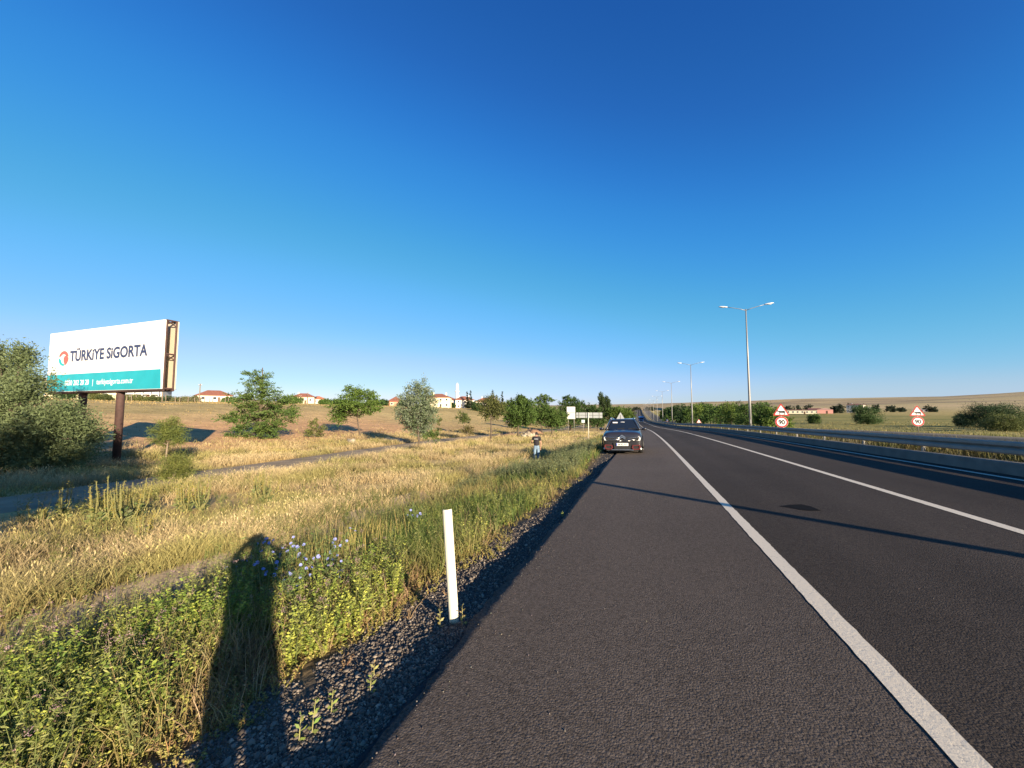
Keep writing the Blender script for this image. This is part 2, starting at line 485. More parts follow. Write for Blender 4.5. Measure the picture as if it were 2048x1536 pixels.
def plane_z(u, y): return z0(y) + .025 * (u + 1.34)
def edge_dx(U, Y):
    j = (vn(Y / .09, Y * 0, 3) - .5) * .05 + (vn(Y / .45, Y * 0, 6) - .5) * .05 + (vn(Y / 1.7, Y * 0, 4) - .5) * .08
    return np.where(U < -1.3, j, 0) - np.where(U < -1.342, .004, 0)
RY = list(np.arange(-60, -1, 3)) + list(np.arange(-1, 14, .05)) + list(np.arange(14, 60, .4)) + list(np.arange(60, 1500, 5.0))
ASPH = asphalt_mat('asphalt', (.035, .0287, .0243), (.113, .0925, .078), .007)
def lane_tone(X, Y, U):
    # the lanes have the darker, tyre-polished surface; the shoulder is paler
    t = np.where(U < 1.4, 1.0 + .30 * sstep(5, 16, Y) - .10 * sstep(.5, 1.4, U), .54 + .1 * sstep(8, 25, Y))  # brightening along Y is backscattered light put into the colour
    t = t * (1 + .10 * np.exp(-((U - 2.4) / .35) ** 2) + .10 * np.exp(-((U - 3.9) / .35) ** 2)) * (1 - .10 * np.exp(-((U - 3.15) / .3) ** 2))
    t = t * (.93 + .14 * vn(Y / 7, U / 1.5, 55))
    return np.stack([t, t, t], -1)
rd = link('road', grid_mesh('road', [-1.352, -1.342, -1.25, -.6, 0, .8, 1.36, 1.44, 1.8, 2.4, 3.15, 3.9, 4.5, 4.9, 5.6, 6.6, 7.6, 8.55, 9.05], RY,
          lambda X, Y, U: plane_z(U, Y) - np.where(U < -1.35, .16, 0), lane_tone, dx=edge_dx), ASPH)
tag(rd, kind='structure')
OASPH = asphalt_mat('old_asphalt', (.05, .047, .043), (.09, .085, .078), .004)
def opz(u, y): return z0(y) + .36 + (u - 13.4) * .02
ord_ = link('opposite_road', grid_mesh('opposite_road', [13.38, 13.39, 15, 17, 19, 22, 24.6, 24.61], list(np.arange(-60, 60, 1.0)) + list(np.arange(60, 1300, 6.0)),
            lambda X, Y, U: opz(U, Y) - np.where((U < 13.385) | (U > 24.605), .3, 0)), OASPH)
tag(ord_, kind='structure')

# painted lines, worn and a little ragged along their edges
PAINT = bpy.data.materials.new('road_paint'); PAINT.use_nodes = True
_t = PAINT.node_tree; _b = _t.nodes['Principled BSDF']; _g = _t.nodes.new('ShaderNodeNewGeometry')
_n = _t.nodes.new('ShaderNodeTexNoise'); _n.inputs['Scale'].default_value = 35; _n.inputs['Detail'].default_value = 6; _n.inputs['Roughness'].default_value = .7
_t.links.new(_g.outputs['Position'], _n.inputs['Vector'])
_cr = _t.nodes.new('ShaderNodeValToRGB'); _cr.color_ramp.elements[0].position = .27; _cr.color_ramp.elements[0].color = (.2, .19, .17, 1)
_cr.color_ramp.elements[1].position = .42; _cr.color_ramp.elements[1].color = (.62, .54, .41, 1)
_t.links.new(_n.outputs['Fac'], _cr.inputs[0]); _t.links.new(_cr.outputs[0], _b.inputs['Base Color'])
_b.inputs['Roughness'].default_value = .6
_bp = _t.nodes.new('ShaderNodeBump'); _bp.inputs['Distance'].default_value = .004; _t.links.new(_n.outputs['Fac'], _bp.inputs['Height']); _t.links.new(_bp.outputs[0], _b.inputs['Normal'])
def stripe(name, u, wd, ya, yb, zf, step=.06):
    ys = list(np.arange(ya, min(yb, 14), step)) + list(np.arange(14, 70, .5)) + list(np.arange(70, yb, 5.0)) if ya < 14 else list(np.arange(ya, yb + .01, .5))
    def dx(U, Y):
        e = (vn(Y / .07, U * 100, 8) - .5) * .014 + (vn(Y / .5, U * 100, 9) - .5) * .006
        return e * (Y < 16)
    me = grid_mesh(name, [u - wd / 2, u - wd * .2, u + wd * .2, u + wd / 2], ys, lambda X, Y, U: zf(U, Y) + .005, dx=dx)
    return tag(link(name, me, PAINT), kind='structure')
stripe('road_marking', 1.40, .15, -20, 1300, plane_z)
stripe('road_marking', 4.83, .17, -20, 1300, plane_z)
stripe('road_marking', 8.56, .15, -20, 1300, plane_z)
stripe('road_marking', 14.3, .15, -20, 900, opz)
for k in range(12): stripe('road_marking', 18.6, .18, 6 + k * 9, 9 + k * 9, opz)
# flat dark lozenge on the asphalt between the two lines
ST = mat('lozenge_dark', (.009, .009, .010), rough=.95, spec=.05)
LOZENGE = [(2.27, 8.28), (2.5, 8.47), (2.7, 8.56), (2.8, 8.42), (2.83, 8.06), (2.64, 8.01), (2.52, 8.06), (2.42, 8.19)]
st = MB(); st.add([(X, Y, float(plane_z(X, Y)) + .006) for X, Y in LOZENGE], [(0, 1, 7), (1, 2, 6, 7), (2, 3, 5, 6), (3, 4, 5)]); tag(st.build('dark_lozenge', ST), kind='structure')

# low concrete kerb wall along the median
CONC = mat('concrete', (.16, .145, .125), rough=.9, noise=.22, nscale=2.5, bump=.006, bscale=30)
def strip_sheet(name, prof, ys, m):
    """long extrusion: prof is a list of (u, height above the road plane)"""
    us = np.array([p[0] for p in prof]); hs = np.array([p[1] for p in prof])
    Y = np.array(ys)[:, None]; U = us[None, :] + 0 * Y
    V = np.stack([U + off(Y), Y + 0 * U, z0(Y) + .025 * (9.05 + 1.34) + hs[None, :] + 0 * U], -1)
    ny, nx = U.shape; i = np.arange(ny * nx).reshape(ny, nx)
    q = np.stack([i[:-1, :-1], i[:-1, 1:], i[1:, 1:], i[1:, :-1]], -1).reshape(-1, 4)
    me = bpy.data.meshes.new(name); me.from_pydata([tuple(p) for p in V.reshape(-1, 3)], [], [tuple(f) for f in q.tolist()]); me.update()
    return me
KY = list(np.arange(-30, 60, 1.0)) + list(np.arange(60, 1000, 6.0))
kb = link('median_kerb', strip_sheet('median_kerb', [(9.06, -.1), (9.075, .30), (9.10, .33), (9.28, .33), (9.30, .30), (9.30, .1)], KY, None), CONC)
tag(kb, kind='structure')

# drainage channel
def chan_z(X, Y, U):
    d = -U
    return np.interp(d, [12, 22], [1, .9]) * z0(Y) + np.interp(d, [5.35, 5.5, 5.95, 6.5, 6.95, 7.1], [-.72, -.74, -1.0, -1.0, -.745, -.73])
ch = link('drainage_channel', grid_mesh('drainage_channel', [-7.1, -6.95, -6.72, -6.5, -5.95, -5.72, -5.5, -5.35], list(np.arange(-4, 40, .25)) + list(np.arange(40, 160, 3.0)), chan_z),
          mat('channel_concrete', (.26, .205, .14), rough=.95, spec=.08, noise=.3, nscale=1.7, bump=.015, bscale=16))
tag(ch, kind='structure')

# the side road: dusty grey track left of the motorway
SRY = [-30, 0, 7, 10, 17.5, 25, 40, 57, 90, 140, 200]
SRU = [-18.3, -18.1, -18.1, -18.4, -19.2, -20.3, -21.8, -21.4, -20.5, -20, -20]
def sr_u(y): return np.interp(y, SRY, SRU)
def sr_mesh():
    ys = list(np.arange(-25, 60, .4)) + list(np.arange(60, 200, 3.0)); tt = np.linspace(-1, 1, 9)
    T_, Y = np.meshgrid(tt, ys)
    wd = 1.9 + (vn(Y / 1.3, T_ * 0 + np.sign(T_) * 5, 12) - .5) * .5 + (vn(Y / .4, T_ * 0 + np.sign(T_) * 5, 13) - .5) * .2
    X = sr_u(Y) + off(Y) + T_ * wd
    Z = G(X, Y) + .05 * (1 - T_ ** 2) + .035 - .05 * (np.abs(T_) > .99)
    V = np.stack([X, Y, Z], -1); ny, nx = T_.shape; i = np.arange(ny * nx).reshape(ny, nx)
    q = np.stack([i[:-1, :-1], i[:-1, 1:], i[1:, 1:], i[1:, :-1]], -1).reshape(-1, 4)
    me = bpy.data.meshes.new('side_road'); me.from_pydata([tuple(p) for p in V.reshape(-1, 3)], [], [tuple(f) for f in q.tolist()])
    for p in me.polygons: p.use_smooth = True
    return me
tag(link('side_road', sr_mesh(), mat('track_asphalt', (.29, .225, .15), rough=.95, spec=.08, noise=.3, nscale=.9, bump=.012, bscale=30)), kind='structure')

# ------------------------------------------------------------------ guardrail, lamps, posts, signs
GALV = mat('galvanised_steel', (.25, .235, .21), rough=.6, metal=.3, noise=.15, nscale=3)
POLE = mat('lamp_pole_paint', (.24, .24, .235), rough=.45, metal=.3)
WHITE = mat('white_plastic', (.70, .66, .52), rough=.45, noise=.05, nscale=6)
SIGNW = mat('sign_white', (.80, .78, .74), rough=.4)
SIGNR = mat('sign_red', (.40, .035, .03), rough=.4)
SIGNK = mat('sign_black', (.015, .015, .016), rough=.5)
BACK = mat('sign_back_aluminium', (.42, .44, .44), rough=.5, metal=.35)
RUST = mat('rusty_steel', (.062, .032, .027), rough=.8, noise=.3, nscale=5)

gr = empty('guardrail', (9.42, 20, float(z0(20)) + .3), 0, 'long grey steel guardrail along the grassy median, on short posts behind a kerb', 'guardrail')
inv = Matrix.Translation((-9.42, -20, -(float(z0(20)) + .3)))
prof = [(9.36, .50), (9.33, .54), (9.33, .62), (9.40, .68), (9.33, .74), (9.33, .82), (9.36, .86), (9.375, .86), (9.345, .82), (9.345, .74), (9.415, .68), (9.345, .62), (9.345, .54), (9.375, .50)]
me = strip_sheet('beam', prof, KY, None); me.transform(inv); link('beam', me, GALV, gr)
pm = MB(); pm.box((0, 0, .35), (.07, .11, .8)); pm.box((-.05, 0, .62), (.06, .09, .2)); pmesh = pm.mesh('post')
pmesh.materials.append(GALV)
for k in range(60):
    y = -14 + k * 4.0
    p = link('post', pmesh, None, gr)
    p.location = (9.47 + float(off(y)) - 9.42, y - 20, float(z0(y)) + .26 - (float(z0(20)) + .3) + .1)

def make_lamp():
    r = empty('street_lamp', (0, 0, 0))
    H = 12.75
    m = MB(); m.tube([(0, 0, 0), (0, 0, 3.2), (0, 0, 7.5), (0, 0, H)], [.125, .115, .09, .055], 12); m.box((0, 0, .02), (.42, .42, .04)); m.build('pole', POLE, r, True)
    m = MB(); m.box((0, -.11, 1.0), (.12, .03, .4)); m.build('access_hatch', POLE, r)
    for sx in (-1, 1):
        m = MB(); m.tube([(0, 0, H - .15), (sx * .5, 0, H + .04), (sx * 1.2, 0, H + .22), (sx * 1.75, 0, H + .34)], [.035, .033, .03, .028], 8); m.build('arm', POLE, r, True)
        m = MB()
        rings = []
        for t, ww, hh in ((0, .04, .04), (.08, .10, .07), (.3, .15, .09), (.6, .15, .085), (.8, .10, .06), (.86, .03, .02)):
            c = Vector((sx * (1.7 + t), 0, H + .34 + t * .12))
            rings.append([c + Vector((0, ww * math.cos(a), hh * math.sin(a) * (1 if math.sin(a) > 0 else .6))) for a in np.linspace(0, 2 * math.pi, 12, endpoint=False)])
        m.loft(rings)
        h = m.build('lamp_head', mat('lamp_housing', (.72, .73, .74), rough=.35, metal=.2), r, True)
        m = MB(); m.ball((sx * 2.12, 0, H + .345), (.24, .10, .045), 12, 6)
        m.build('lamp_glass', mat('lamp_glass', (.75, .76, .74), rough=.15), h, True)
    return r
lamp = make_lamp()
LY = [45.6, 86.5, 127.5, 168, 209, 250, 291, 332, 373, 414, 455, 496, 537, 578, 1.0]
nth = ['nearest and tallest in view', 'second nearest in view', 'third nearest', 'fourth nearest in the row']
for i, y in enumerate(LY):
    o = lamp if i == 0 else copy_tree(lamp)
    x = 10.6 + float(off(y)); o.location = (x, y, gz(x, y) - .02)
    o.rotation_euler = (0, 0, R(1.5))
    if i < 4: lb = 'grey double arm street lamp on the median behind the guardrail, ' + nth[i]
    elif y == 1.0: lb = 'grey double arm street lamp outside the view whose shadow crosses the shoulder'
    else: lb = 'small distant double arm street lamp on the median, far along the motorway'
    tag(o, lb, 'street lamp', 'street lamps along the median')

# white roadside marker post
def post_mat():
    m = mat('post_plastic', (.70, .66, .52), rough=.45); t = m.node_tree; b = t.nodes['Principled BSDF']
    tc = t.nodes.new('ShaderNodeTexCoord'); sp = t.nodes.new('ShaderNodeSeparateXYZ'); t.links.new(tc.outputs['Object'], sp.inputs[0])
    n = t.nodes.new('ShaderNodeTexNoise'); n.inputs['Scale'].default_value = 22; n.inputs['Detail'].default_value = 6; t.links.new(tc.outputs['Object'], n.inputs['Vector'])
    a = t.nodes.new('ShaderNodeMath'); a.operation = 'MULTIPLY_ADD'; a.inputs[1].default_value = -2.2; a.inputs[2].default_value = .30; t.links.new(sp.outputs['Z'], a.inputs[0])
    c = t.nodes.new('ShaderNodeMath'); c.operation = 'ADD'; t.links.new(a.outputs[0], c.inputs[0]); t.links.new(n.outputs['Fac'], c.inputs[1])
    r = t.nodes.new('ShaderNodeValToRGB'); r.color_ramp.elements[0].position = .58; r.color_ramp.elements[0].color = (.70, .66, .52, 1)
    r.color_ramp.elements[1].position = .80; r.color_ramp.elements[1].color = (.34, .28, .20, 1)
    t.links.new(c.outputs[0], r.inputs[0]); t.links.new(r.outputs[0], b.inputs['Base Color']); return m
def marker():
    hp = empty('marker_post', (-1.60, 3.13, gz(-1.60, 3.13) - .02), 0, 'plain cream white plastic marker post leaning on the gravel beside the asphalt', 'marker post')
    m = MB(); rings = []
    for z in (0, .3, .6, .975, .99):
        s_ = 1 if z < .98 else .9
        ring = [Vector((.042 * s_ * math.cos(a), .034 * s_ * math.sin(a), z)) for a in np.linspace(math.pi * .02, math.pi * .98, 9)]
        ring += [Vector((.038 * s_ * math.cos(a), .026 * s_ * math.sin(a), z)) for a in np.linspace(math.pi * .98, math.pi * .02, 9)]
        rings.append(ring)
    m.loft(rings); m.build('shell', post_mat(), hp)
    lean = Vector((-math.cos(PSI) * .075, -math.sin(PSI) * .075, 1)).normalized()
    hp.rotation_euler = (Vector((0, 0, 1)).rotation_difference(lean).to_matrix() @ Matrix.Rotation(R(200), 3, 'Z')).to_euler()
    return hp
marker()

def tri(r, rad=0.12):
    """rounded triangle, r = side"""
    pts = []
    h = r * math.sqrt(3) / 2
    for k, (cx, cz) in enumerate(((-r / 2, -h / 3), (r / 2, -h / 3), (0, h * 2 / 3))):
        d = Vector((-cx, -cz)).normalized() * rad * 2 * .5
        a0 = {0: 150, 1: 270, 2: 30}[k]
        for a in np.linspace(0, 120, 5): pts.append((cx + d.x * 1.0 + rad * .5 * math.cos(R(a0 + a)), cz + d.y * 1.0 + rad * .5 * math.sin(R(a0 + a))))
    return pts
COW = [(-.30, .05), (-.27, .09), (-.22, .11), (-.2, .09), (-.16, .08), (.0, .07), (.15, .085), (.22, .08), (.245, .05), (.255, -.06), (.235, -.06), (.23, .0), (.225, -.03), (.225, -.15), (.18, -.15), (.175, -.05), (.14, -.05),
       (-.04, -.045), (-.065, -.05), (-.07, -.15), (-.115, -.15), (-.12, -.03), (-.16, .01), (-.2, .03), (-.27, .02)]
def cattle_sign(loc, rz, lb, hz):
    r = empty('traffic_sign', loc, rz, lb, 'traffic sign', 'cattle and speed signs of the far carriageway')
    m = MB(); m.tube([(0, .03, 0), (0, .03, hz + 1.72)], .035, 10); m.build('post', GALV, r, True)
    zt = hz + 1.32; zc = hz + .45
    m = MB(); m.prism(tri(1.22), 0, .012); tr = m.build('warning_plate', SIGNR, r); tr.location = (0, -.02, zt)
    m = MB(); m.prism(tri(.90, .06), -.006, .001); m.build('plate_field', SIGNW, tr)
    m = MB(); m.prism([(x * 1.05, z * 1.35 - .05) for x, z in COW], -.012, -.003); m.build('cattle_symbol', SIGNK, tr)
    m = MB(); m.prism(disc(.46), 0, .012); sp = m.build('speed_plate', SIGNW, r); sp.location = (0, -.02, zc)
    m = MB(); m.prism(disc(.45), -.005, .001); m.build('red_ring', SIGNR, sp)
    m = MB(); m.prism(disc(.335), -.01, -.003); m.build('plate_field', SIGNW, sp)
    text_obj('numerals', '90', .52, SIGNK, sp, Matrix.Translation((0, -.014, -.185)) @ Matrix.Rotation(math.pi / 2, 4, 'X'), bold=.016, xscale=.86, align='CENTER')
    return r
p = onground(1562, 31.9); b0 = p.z
z_c = at(1558, 844, 31.9).z
cattle_sign(p, R(-4), 'cattle warning triangle over a 90 speed limit disc, rising behind the guardrail on the median', z_c - b0 - .45)
p = onground(1834, 36.8); z_c = at(1832, 843, 36.8).z
cattle_sign(p, R(-4), 'cattle warning triangle over a 90 speed limit disc, beyond the far carriageway by the field', z_c - p.z - .45)

def simple_sign(px, D, shape, zc_px, lb, back, rz=0, size=.9):
    p = onground(px, D); zc = at(px, zc_px, D).z - p.z
    r = empty('traffic_sign', p, rz, lb, 'traffic sign')
    m = MB(); m.tube([(0, .03, 0), (0, .03, zc + size * .3)], .035, 8); m.build('post', GALV, r, True)
    poly = disc(size / 2) if shape == 'round' else tri(size)
    m = MB(); m.prism(poly, 0, .012); pl = m.build('sign_plate', BACK if back else SIGNR, r); pl.location = (0, .05 if back else -.02, zc)
    if not back:
        inner = disc(size * .37) if shape == 'round' else tri(size * .74, .05)
        m = MB(); m.prism(inner, -.006, .001); m.build('plate_field', SIGNW, pl)
        if shape == 'tri':
            m = MB(); m.prism([(-.04, -.16), (.04, -.16), (.04, .05), (.11, .05), (0, .22), (-.11, .05), (-.04, .05)], -.012, -.003); m.build('arrow_symbol', SIGNK, pl)
    else:
        m = MB()
        for sx in (-.04, .04): m.box((sx, -.012, 0), (.02, .024, size * .6))
        m.build('bracket', GALV, pl)
    return r
simple_sign(1333.7, 140, 'round', 840.4, 'small round white sign with red rim on a post, far along the median', False, 0, 1.0)
simple_sign(1397, 93, 'tri', 843, 'small red edged warning triangle with an arrow, on the median beyond the cattle sign', False, 0, 1.1)
simple_sign(1240.8, 56, 'tri', 836.5, 'plain grey back of a triangular sign showing above the parked car roof', True, 0, 1.55)

def board_sign():
    p = onground(1178, 50); r = empty('direction_sign', p, R(2), 'long grey backed direction sign of two stacked panels on a post by the verge', 'road sign')
    zt = at(1180, 825, 50).z - p.z; zb = at(1180, 836, 50).z - p.z
    m = MB(); m.tube([(-.1, 0, 0), (-.1, 0, zt)], .06, 8); m.build('post', mat('cream_post', (.55, .52, .42), rough=.6), r, True)
    hgt = (zt - zb)
    for k in range(2):
        m = MB(); m.box((0, .08, zb + hgt * (.24 + .52 * k)), (3.35, .03, hgt * .46)); pl = m.build('panel', BACK, r)
    m = MB()
    for x in (-1.3, -.4, .5, 1.3): m.box((x, .045, zb + hgt * .5), (.06, .035, hgt))
    m.build('bracket', GALV, r)
    p = onground(1142, 60); r = empty('blank_sign', p, R(2), 'tall blank white sign of two stacked panels on two posts before the dark trees', 'road sign')
    zt = at(1142, 813.5, 60).z - p.z; zb = at(1142, 838, 60).z - p.z; hh = (zt - zb)
    for sx in (-.45, .45):
        m = MB(); m.tube([(sx, .06, 0), (sx, .06, zt - .1)], .05, 8); m.build('post', GALV, r, True)
    for k in range(2):
        m = MB(); m.box((0, 0, zb + hh * (.25 + .51 * k)), (1.3, .03, hh * .485)); m.build('panel', mat('panel_white', (.62, .62, .58), rough=.5), r)
    p = onground(1166, 66); r = empty('small_sign', p, R(4), 'small pale square sign on a thin post under the long direction sign', 'road sign')
    zc = at(1166, 842.5, 66).z - p.z
    m = MB(); m.tube([(0, .03, 0), (0, .03, zc)], .035, 8); m.build('post', GALV, r, True)
    m = MB(); m.box((0, 0, zc), (.55, .02, .5)); m.build('sign_plate', mat('panel_blue_grey', (.5, .6, .6), rough=.5), r)
board_sign()

# ------------------------------------------------------------------ billboard
def billboard():
    a = at(98, 727, 25.0); b = at(327.5, 708, 21.0)
    ztop = at(328, 638, 21.0).z; zbot = at(326, 778, 21.0).z
    Vx = Vector((b.x - a.x, b.y - a.y, 0)); L = Vx.length; Hh = ztop - zbot
    ang = math.atan2(Vx.y, Vx.x)
    pg = gz(a.x, a.y)
    r = empty('billboard', (a.x, a.y, pg), ang, 'large two faced white advertising billboard with a teal band on rusty brown poles', 'billboard')
    zb = zbot - pg; zt = ztop - pg; dep = .62
    PW = mat('billboard_vinyl', (.80, .79, .74), rough=.45, noise=.05, nscale=.8); TEAL = mat('billboard_teal', (.02, .35, .42), rough=.45, noise=.1, nscale=1.2)
    NAVY = mat('billboard_navy', (.035, .045, .11), rough=.45)
    face = MB(); face.box((L / 2, 0, zb + Hh / 2), (L, .06, Hh)); fo = face.build('front_face', PW, r)
    m = MB(); m.add([(0.02, -.034, zb + .02), (L - .02, -.034, zb + .02), (L - .12, -.034, zb + Hh * .285), (0.02, -.034, zb + Hh * .285)], [(0, 1, 2, 3)]); m.build('teal_band', TEAL, fo)
    m = MB(); m.box((L / 2, dep, zb + Hh / 2), (L, .06, Hh)); m.build('rear_face', mat('vinyl_back', (.52, .44, .33), rough=.7), r)
    # lettering
    Rx = Matrix.Rotation(math.pi / 2, 4, 'X')
    def put(name, body, x0, x1, zz, size, m_, bold):
        o = text_obj(name, body, size, m_, fo, Rx, bold=bold)
        xs = [v.co.x for v in o.data.vertices]; w_ = max(xs) - min(xs); sc = (x1 - x0) / w_
        for v in o.data.vertices: v.co.x = (v.co.x - min(xs)) * sc if False else (v.co.x - xs[0]) * sc
        mn = min(v.co.x for v in o.data.vertices)
        o.data.transform(Matrix.Translation((x0 - mn, -.036, zz)))
        return o
    # positions along the face from the photograph, undoing perspective (near end is larger)
    def fx(px):
        rr = ray(px, 720); n = Vector((-Vx.y, Vx.x, 0)).normalized()
        t = (Vector((a.x, a.y, 0)).dot(n)) / Vector((rr.x, rr.y, 0)).dot(n)
        q = rr * t; return (Vector((q.x, q.y, 0)) - Vector((a.x, a.y, 0))).length
    put('brand_lettering', 'TÜRKiYE SiGORTA', fx(141), fx(295.5), zb + Hh * .50, Hh * .235, NAVY, .03)
    put('slogan_lettering', 'Gücü, adında.', fx(177), fx(249), zb + Hh * .365, Hh * .16, mat('faded_grey', (.62, .62, .63), rough=.5), -.002)
    put('contact_lettering', '0850 202 20 20   |   turkiyesigorta.com.tr', fx(135), fx(270), zb + Hh * .10, Hh * .12, mat('letter_white', (.85, .85, .83), rough=.5), .001)
    # round emblem: red cap, teal tail, red inner curl
    cx = (fx(119) + fx(138.5)) / 2; rx = (fx(138.5) - fx(119)) / 2; rz = Hh * .125; cz = zb + Hh * .555
    ERED = mat('emblem_red', (.70, .12, .09), rough=.45); ETEAL = mat('emblem_teal', (.02, .38, .42), rough=.45)
    def blob(name, pts, m_, y):
        mm = MB(); mm.prism([(cx + x * rx, cz + z * rz) for x, z in pts], y, y + .006); return mm.build(name, m_, fo)
    arc = lambda r_, a0, a1, n=16, ox=0, oz=0: [(ox + r_ * math.cos(R(t)), oz + r_ * math.sin(R(t))) for t in np.linspace(a0, a1, n)]
    blob('emblem_red_cap', arc(1, 10, 165) + arc(.62, 150, 60, 8, -.05, -.05) + [(.45, .35)], ERED, -.042)
    blob('emblem_teal_tail', arc(1, 175, 285) + arc(.62, 275, 185, 10, .12, -.12), ETEAL, -.042)
    blob('emblem_red_curl', arc(1, -70, 2, 10) + [(.6, .35), (.2, .3), (.0, .0), (.05, -.4)], ERED, -.042)
    # frame between the faces
    m = MB()
    for z in (zb, zb + Hh * .5, zt - .03):
        m.tube([(.1, .05, z + .03), (.1, dep - .05, z + .03)], .045, 6)
        m.tube([(L - .06, .05, z + .03), (L - .06, dep - .05, z + .03)], .05, 6)
        m.tube([(L - .06, .05, z + .03), (L - .06, dep - .05, z - .28 if z > zb + .1 else z + .03)], .03, 6)
    for y in (.1, dep - .06):
        m.tube([(L - .06, y, zb), (L - .06, y, zt)], .05, 6); m.tube([(.1, y, zb), (.1, y, zt)], .05, 6)
        m.tube([(.05, y, zb - .05), (L - .05, y, zb - .05)], .07, 6); m.tube([(.05, y, zt), (L - .05, y, zt)], .04, 6)
    m.tube([(L - .06, dep, zt + .03), (L - .06, dep, zb)], .06, 6)
    m.build('frame', RUST, r, False)
    for px in (237.5, 162):
        n = Vector((-Vx.y, Vx.x, 0)).normalized()
        rr = ray(px, 850); a2 = Vector((a.x, a.y, 0)) + n * (dep / 2)
        t = a2.dot(n) / Vector((rr.x, rr.y, 0)).dot(n); q = rr * t
        xl = (Vector((q.x, q.y, 0)) - a2).dot(Vx.normalized())
        gl = gz(q.x, q.y) - pg
        m = MB(); m.tube([(xl, dep / 2, gl - .3), (xl, dep / 2, zb + Hh * .9)], .19, 14)
        m.tube([(xl, dep / 2, gl - .3), (xl, dep / 2, gl + .06)], .3, 14)
        m.build('pole', RUST, r, True)
billboard()

# ------------------------------------------------------------------ vehicles
CARP = mat('car_paint', (.040, .038, .042), rough=.28, metal=.45, spec=.5, coat=.8)
GLASS = mat('car_glass', (.012, .018, .026), rough=.05, spec=.7)
BLK = mat('black_trim', (.012, .012, .013), rough=.6)
CHR = mat('chrome', (.6, .6, .61), rough=.3, metal=1.0)
TYRE = mat('tyre_rubber', (.016, .016, .017), rough=.85)
LENS = mat('headlamp_lens', (.80, .80, .78), rough=.25, coat=.6)
REDT = mat('vent_red', (.11, .022, .020), rough=.35)
def sect(y, wd, zb, zt, cr=.03):
    """closed cross-section of the lower body at length y"""
    h = zt - zb
    half = [(0, zt + cr), (.45 * wd, zt + cr * .8), (.78 * wd, zt + cr * .1), (.93 * wd, zt - .06 * h - .02), (.985 * wd, zt - .2 * h), (wd, zt - .45 * h), (.99 * wd, zb + .3 * h), (.96 * wd, zb + .08 * h), (.88 * wd, zb), (.4 * wd, zb - .005)]
    pts = half + [(-x, z) for x, z in reversed(half[1:])] 
    return [Vector((x, y, z)) for x, z in pts]
def wheel_parts(r, x, y, rad=.355):
    m = MB(); sx = 1 if x > 0 else -1
    ring = lambda rr, xx: [Vector((xx, rr * math.cos(a), rr * math.sin(a))) for a in np.linspace(0, 2 * math.pi, 28, endpoint=False)]
    m.loft([ring(rad * .62, -sx * .1), ring(rad * .94, -sx * .115), ring(rad, -sx * .09), ring(rad, sx * .09), ring(rad * .94, sx * .115), ring(rad * .66, sx * .105)])
    t = m.build('wheel', TYRE, r, True); t.location = (x, y, rad)
    m = MB(); m.loft([ring(rad * .66, sx * .085), ring(rad * .64, sx * .112), ring(rad * .58, sx * .10), ring(.05, sx * .08)])
    rim = m.build('rim', mat('alloy', (.42, .42, .43), rough=.3, metal=.8), t)
    m = MB()
    for k in range(5):
        a = 2 * math.pi * k / 5
        m.tube([(sx * .1, .04 * math.cos(a), .04 * math.sin(a)), (sx * .115, rad * .6 * math.cos(a), rad * .6 * math.sin(a))], [.04, .03], 6)
    m.build('spoke', mat('alloy', (.42, .42, .43)), t)
def bezel(poly, y0, y1, inner):
    """ring-shaped frame between two similar polygons, facing -Y"""
    m = MB(); n = len(poly)
    vs = [(x, y0, z) for x, z in poly] + [(x, y0, z) for x, z in inner] + [(x, y1, z) for x, z in poly] + [(x, y1, z) for x, z in inner]
    fs = []
    for i in range(n):
        j = (i + 1) % n
        fs += [(i, j, n + j, n + i), (2 * n + i, 3 * n + i, 3 * n + j, 2 * n + j), (i, 2 * n + i, 2 * n + j, j), (n + i, n + j, 3 * n + j, 3 * n + i)]
    return m.add(vs, fs)
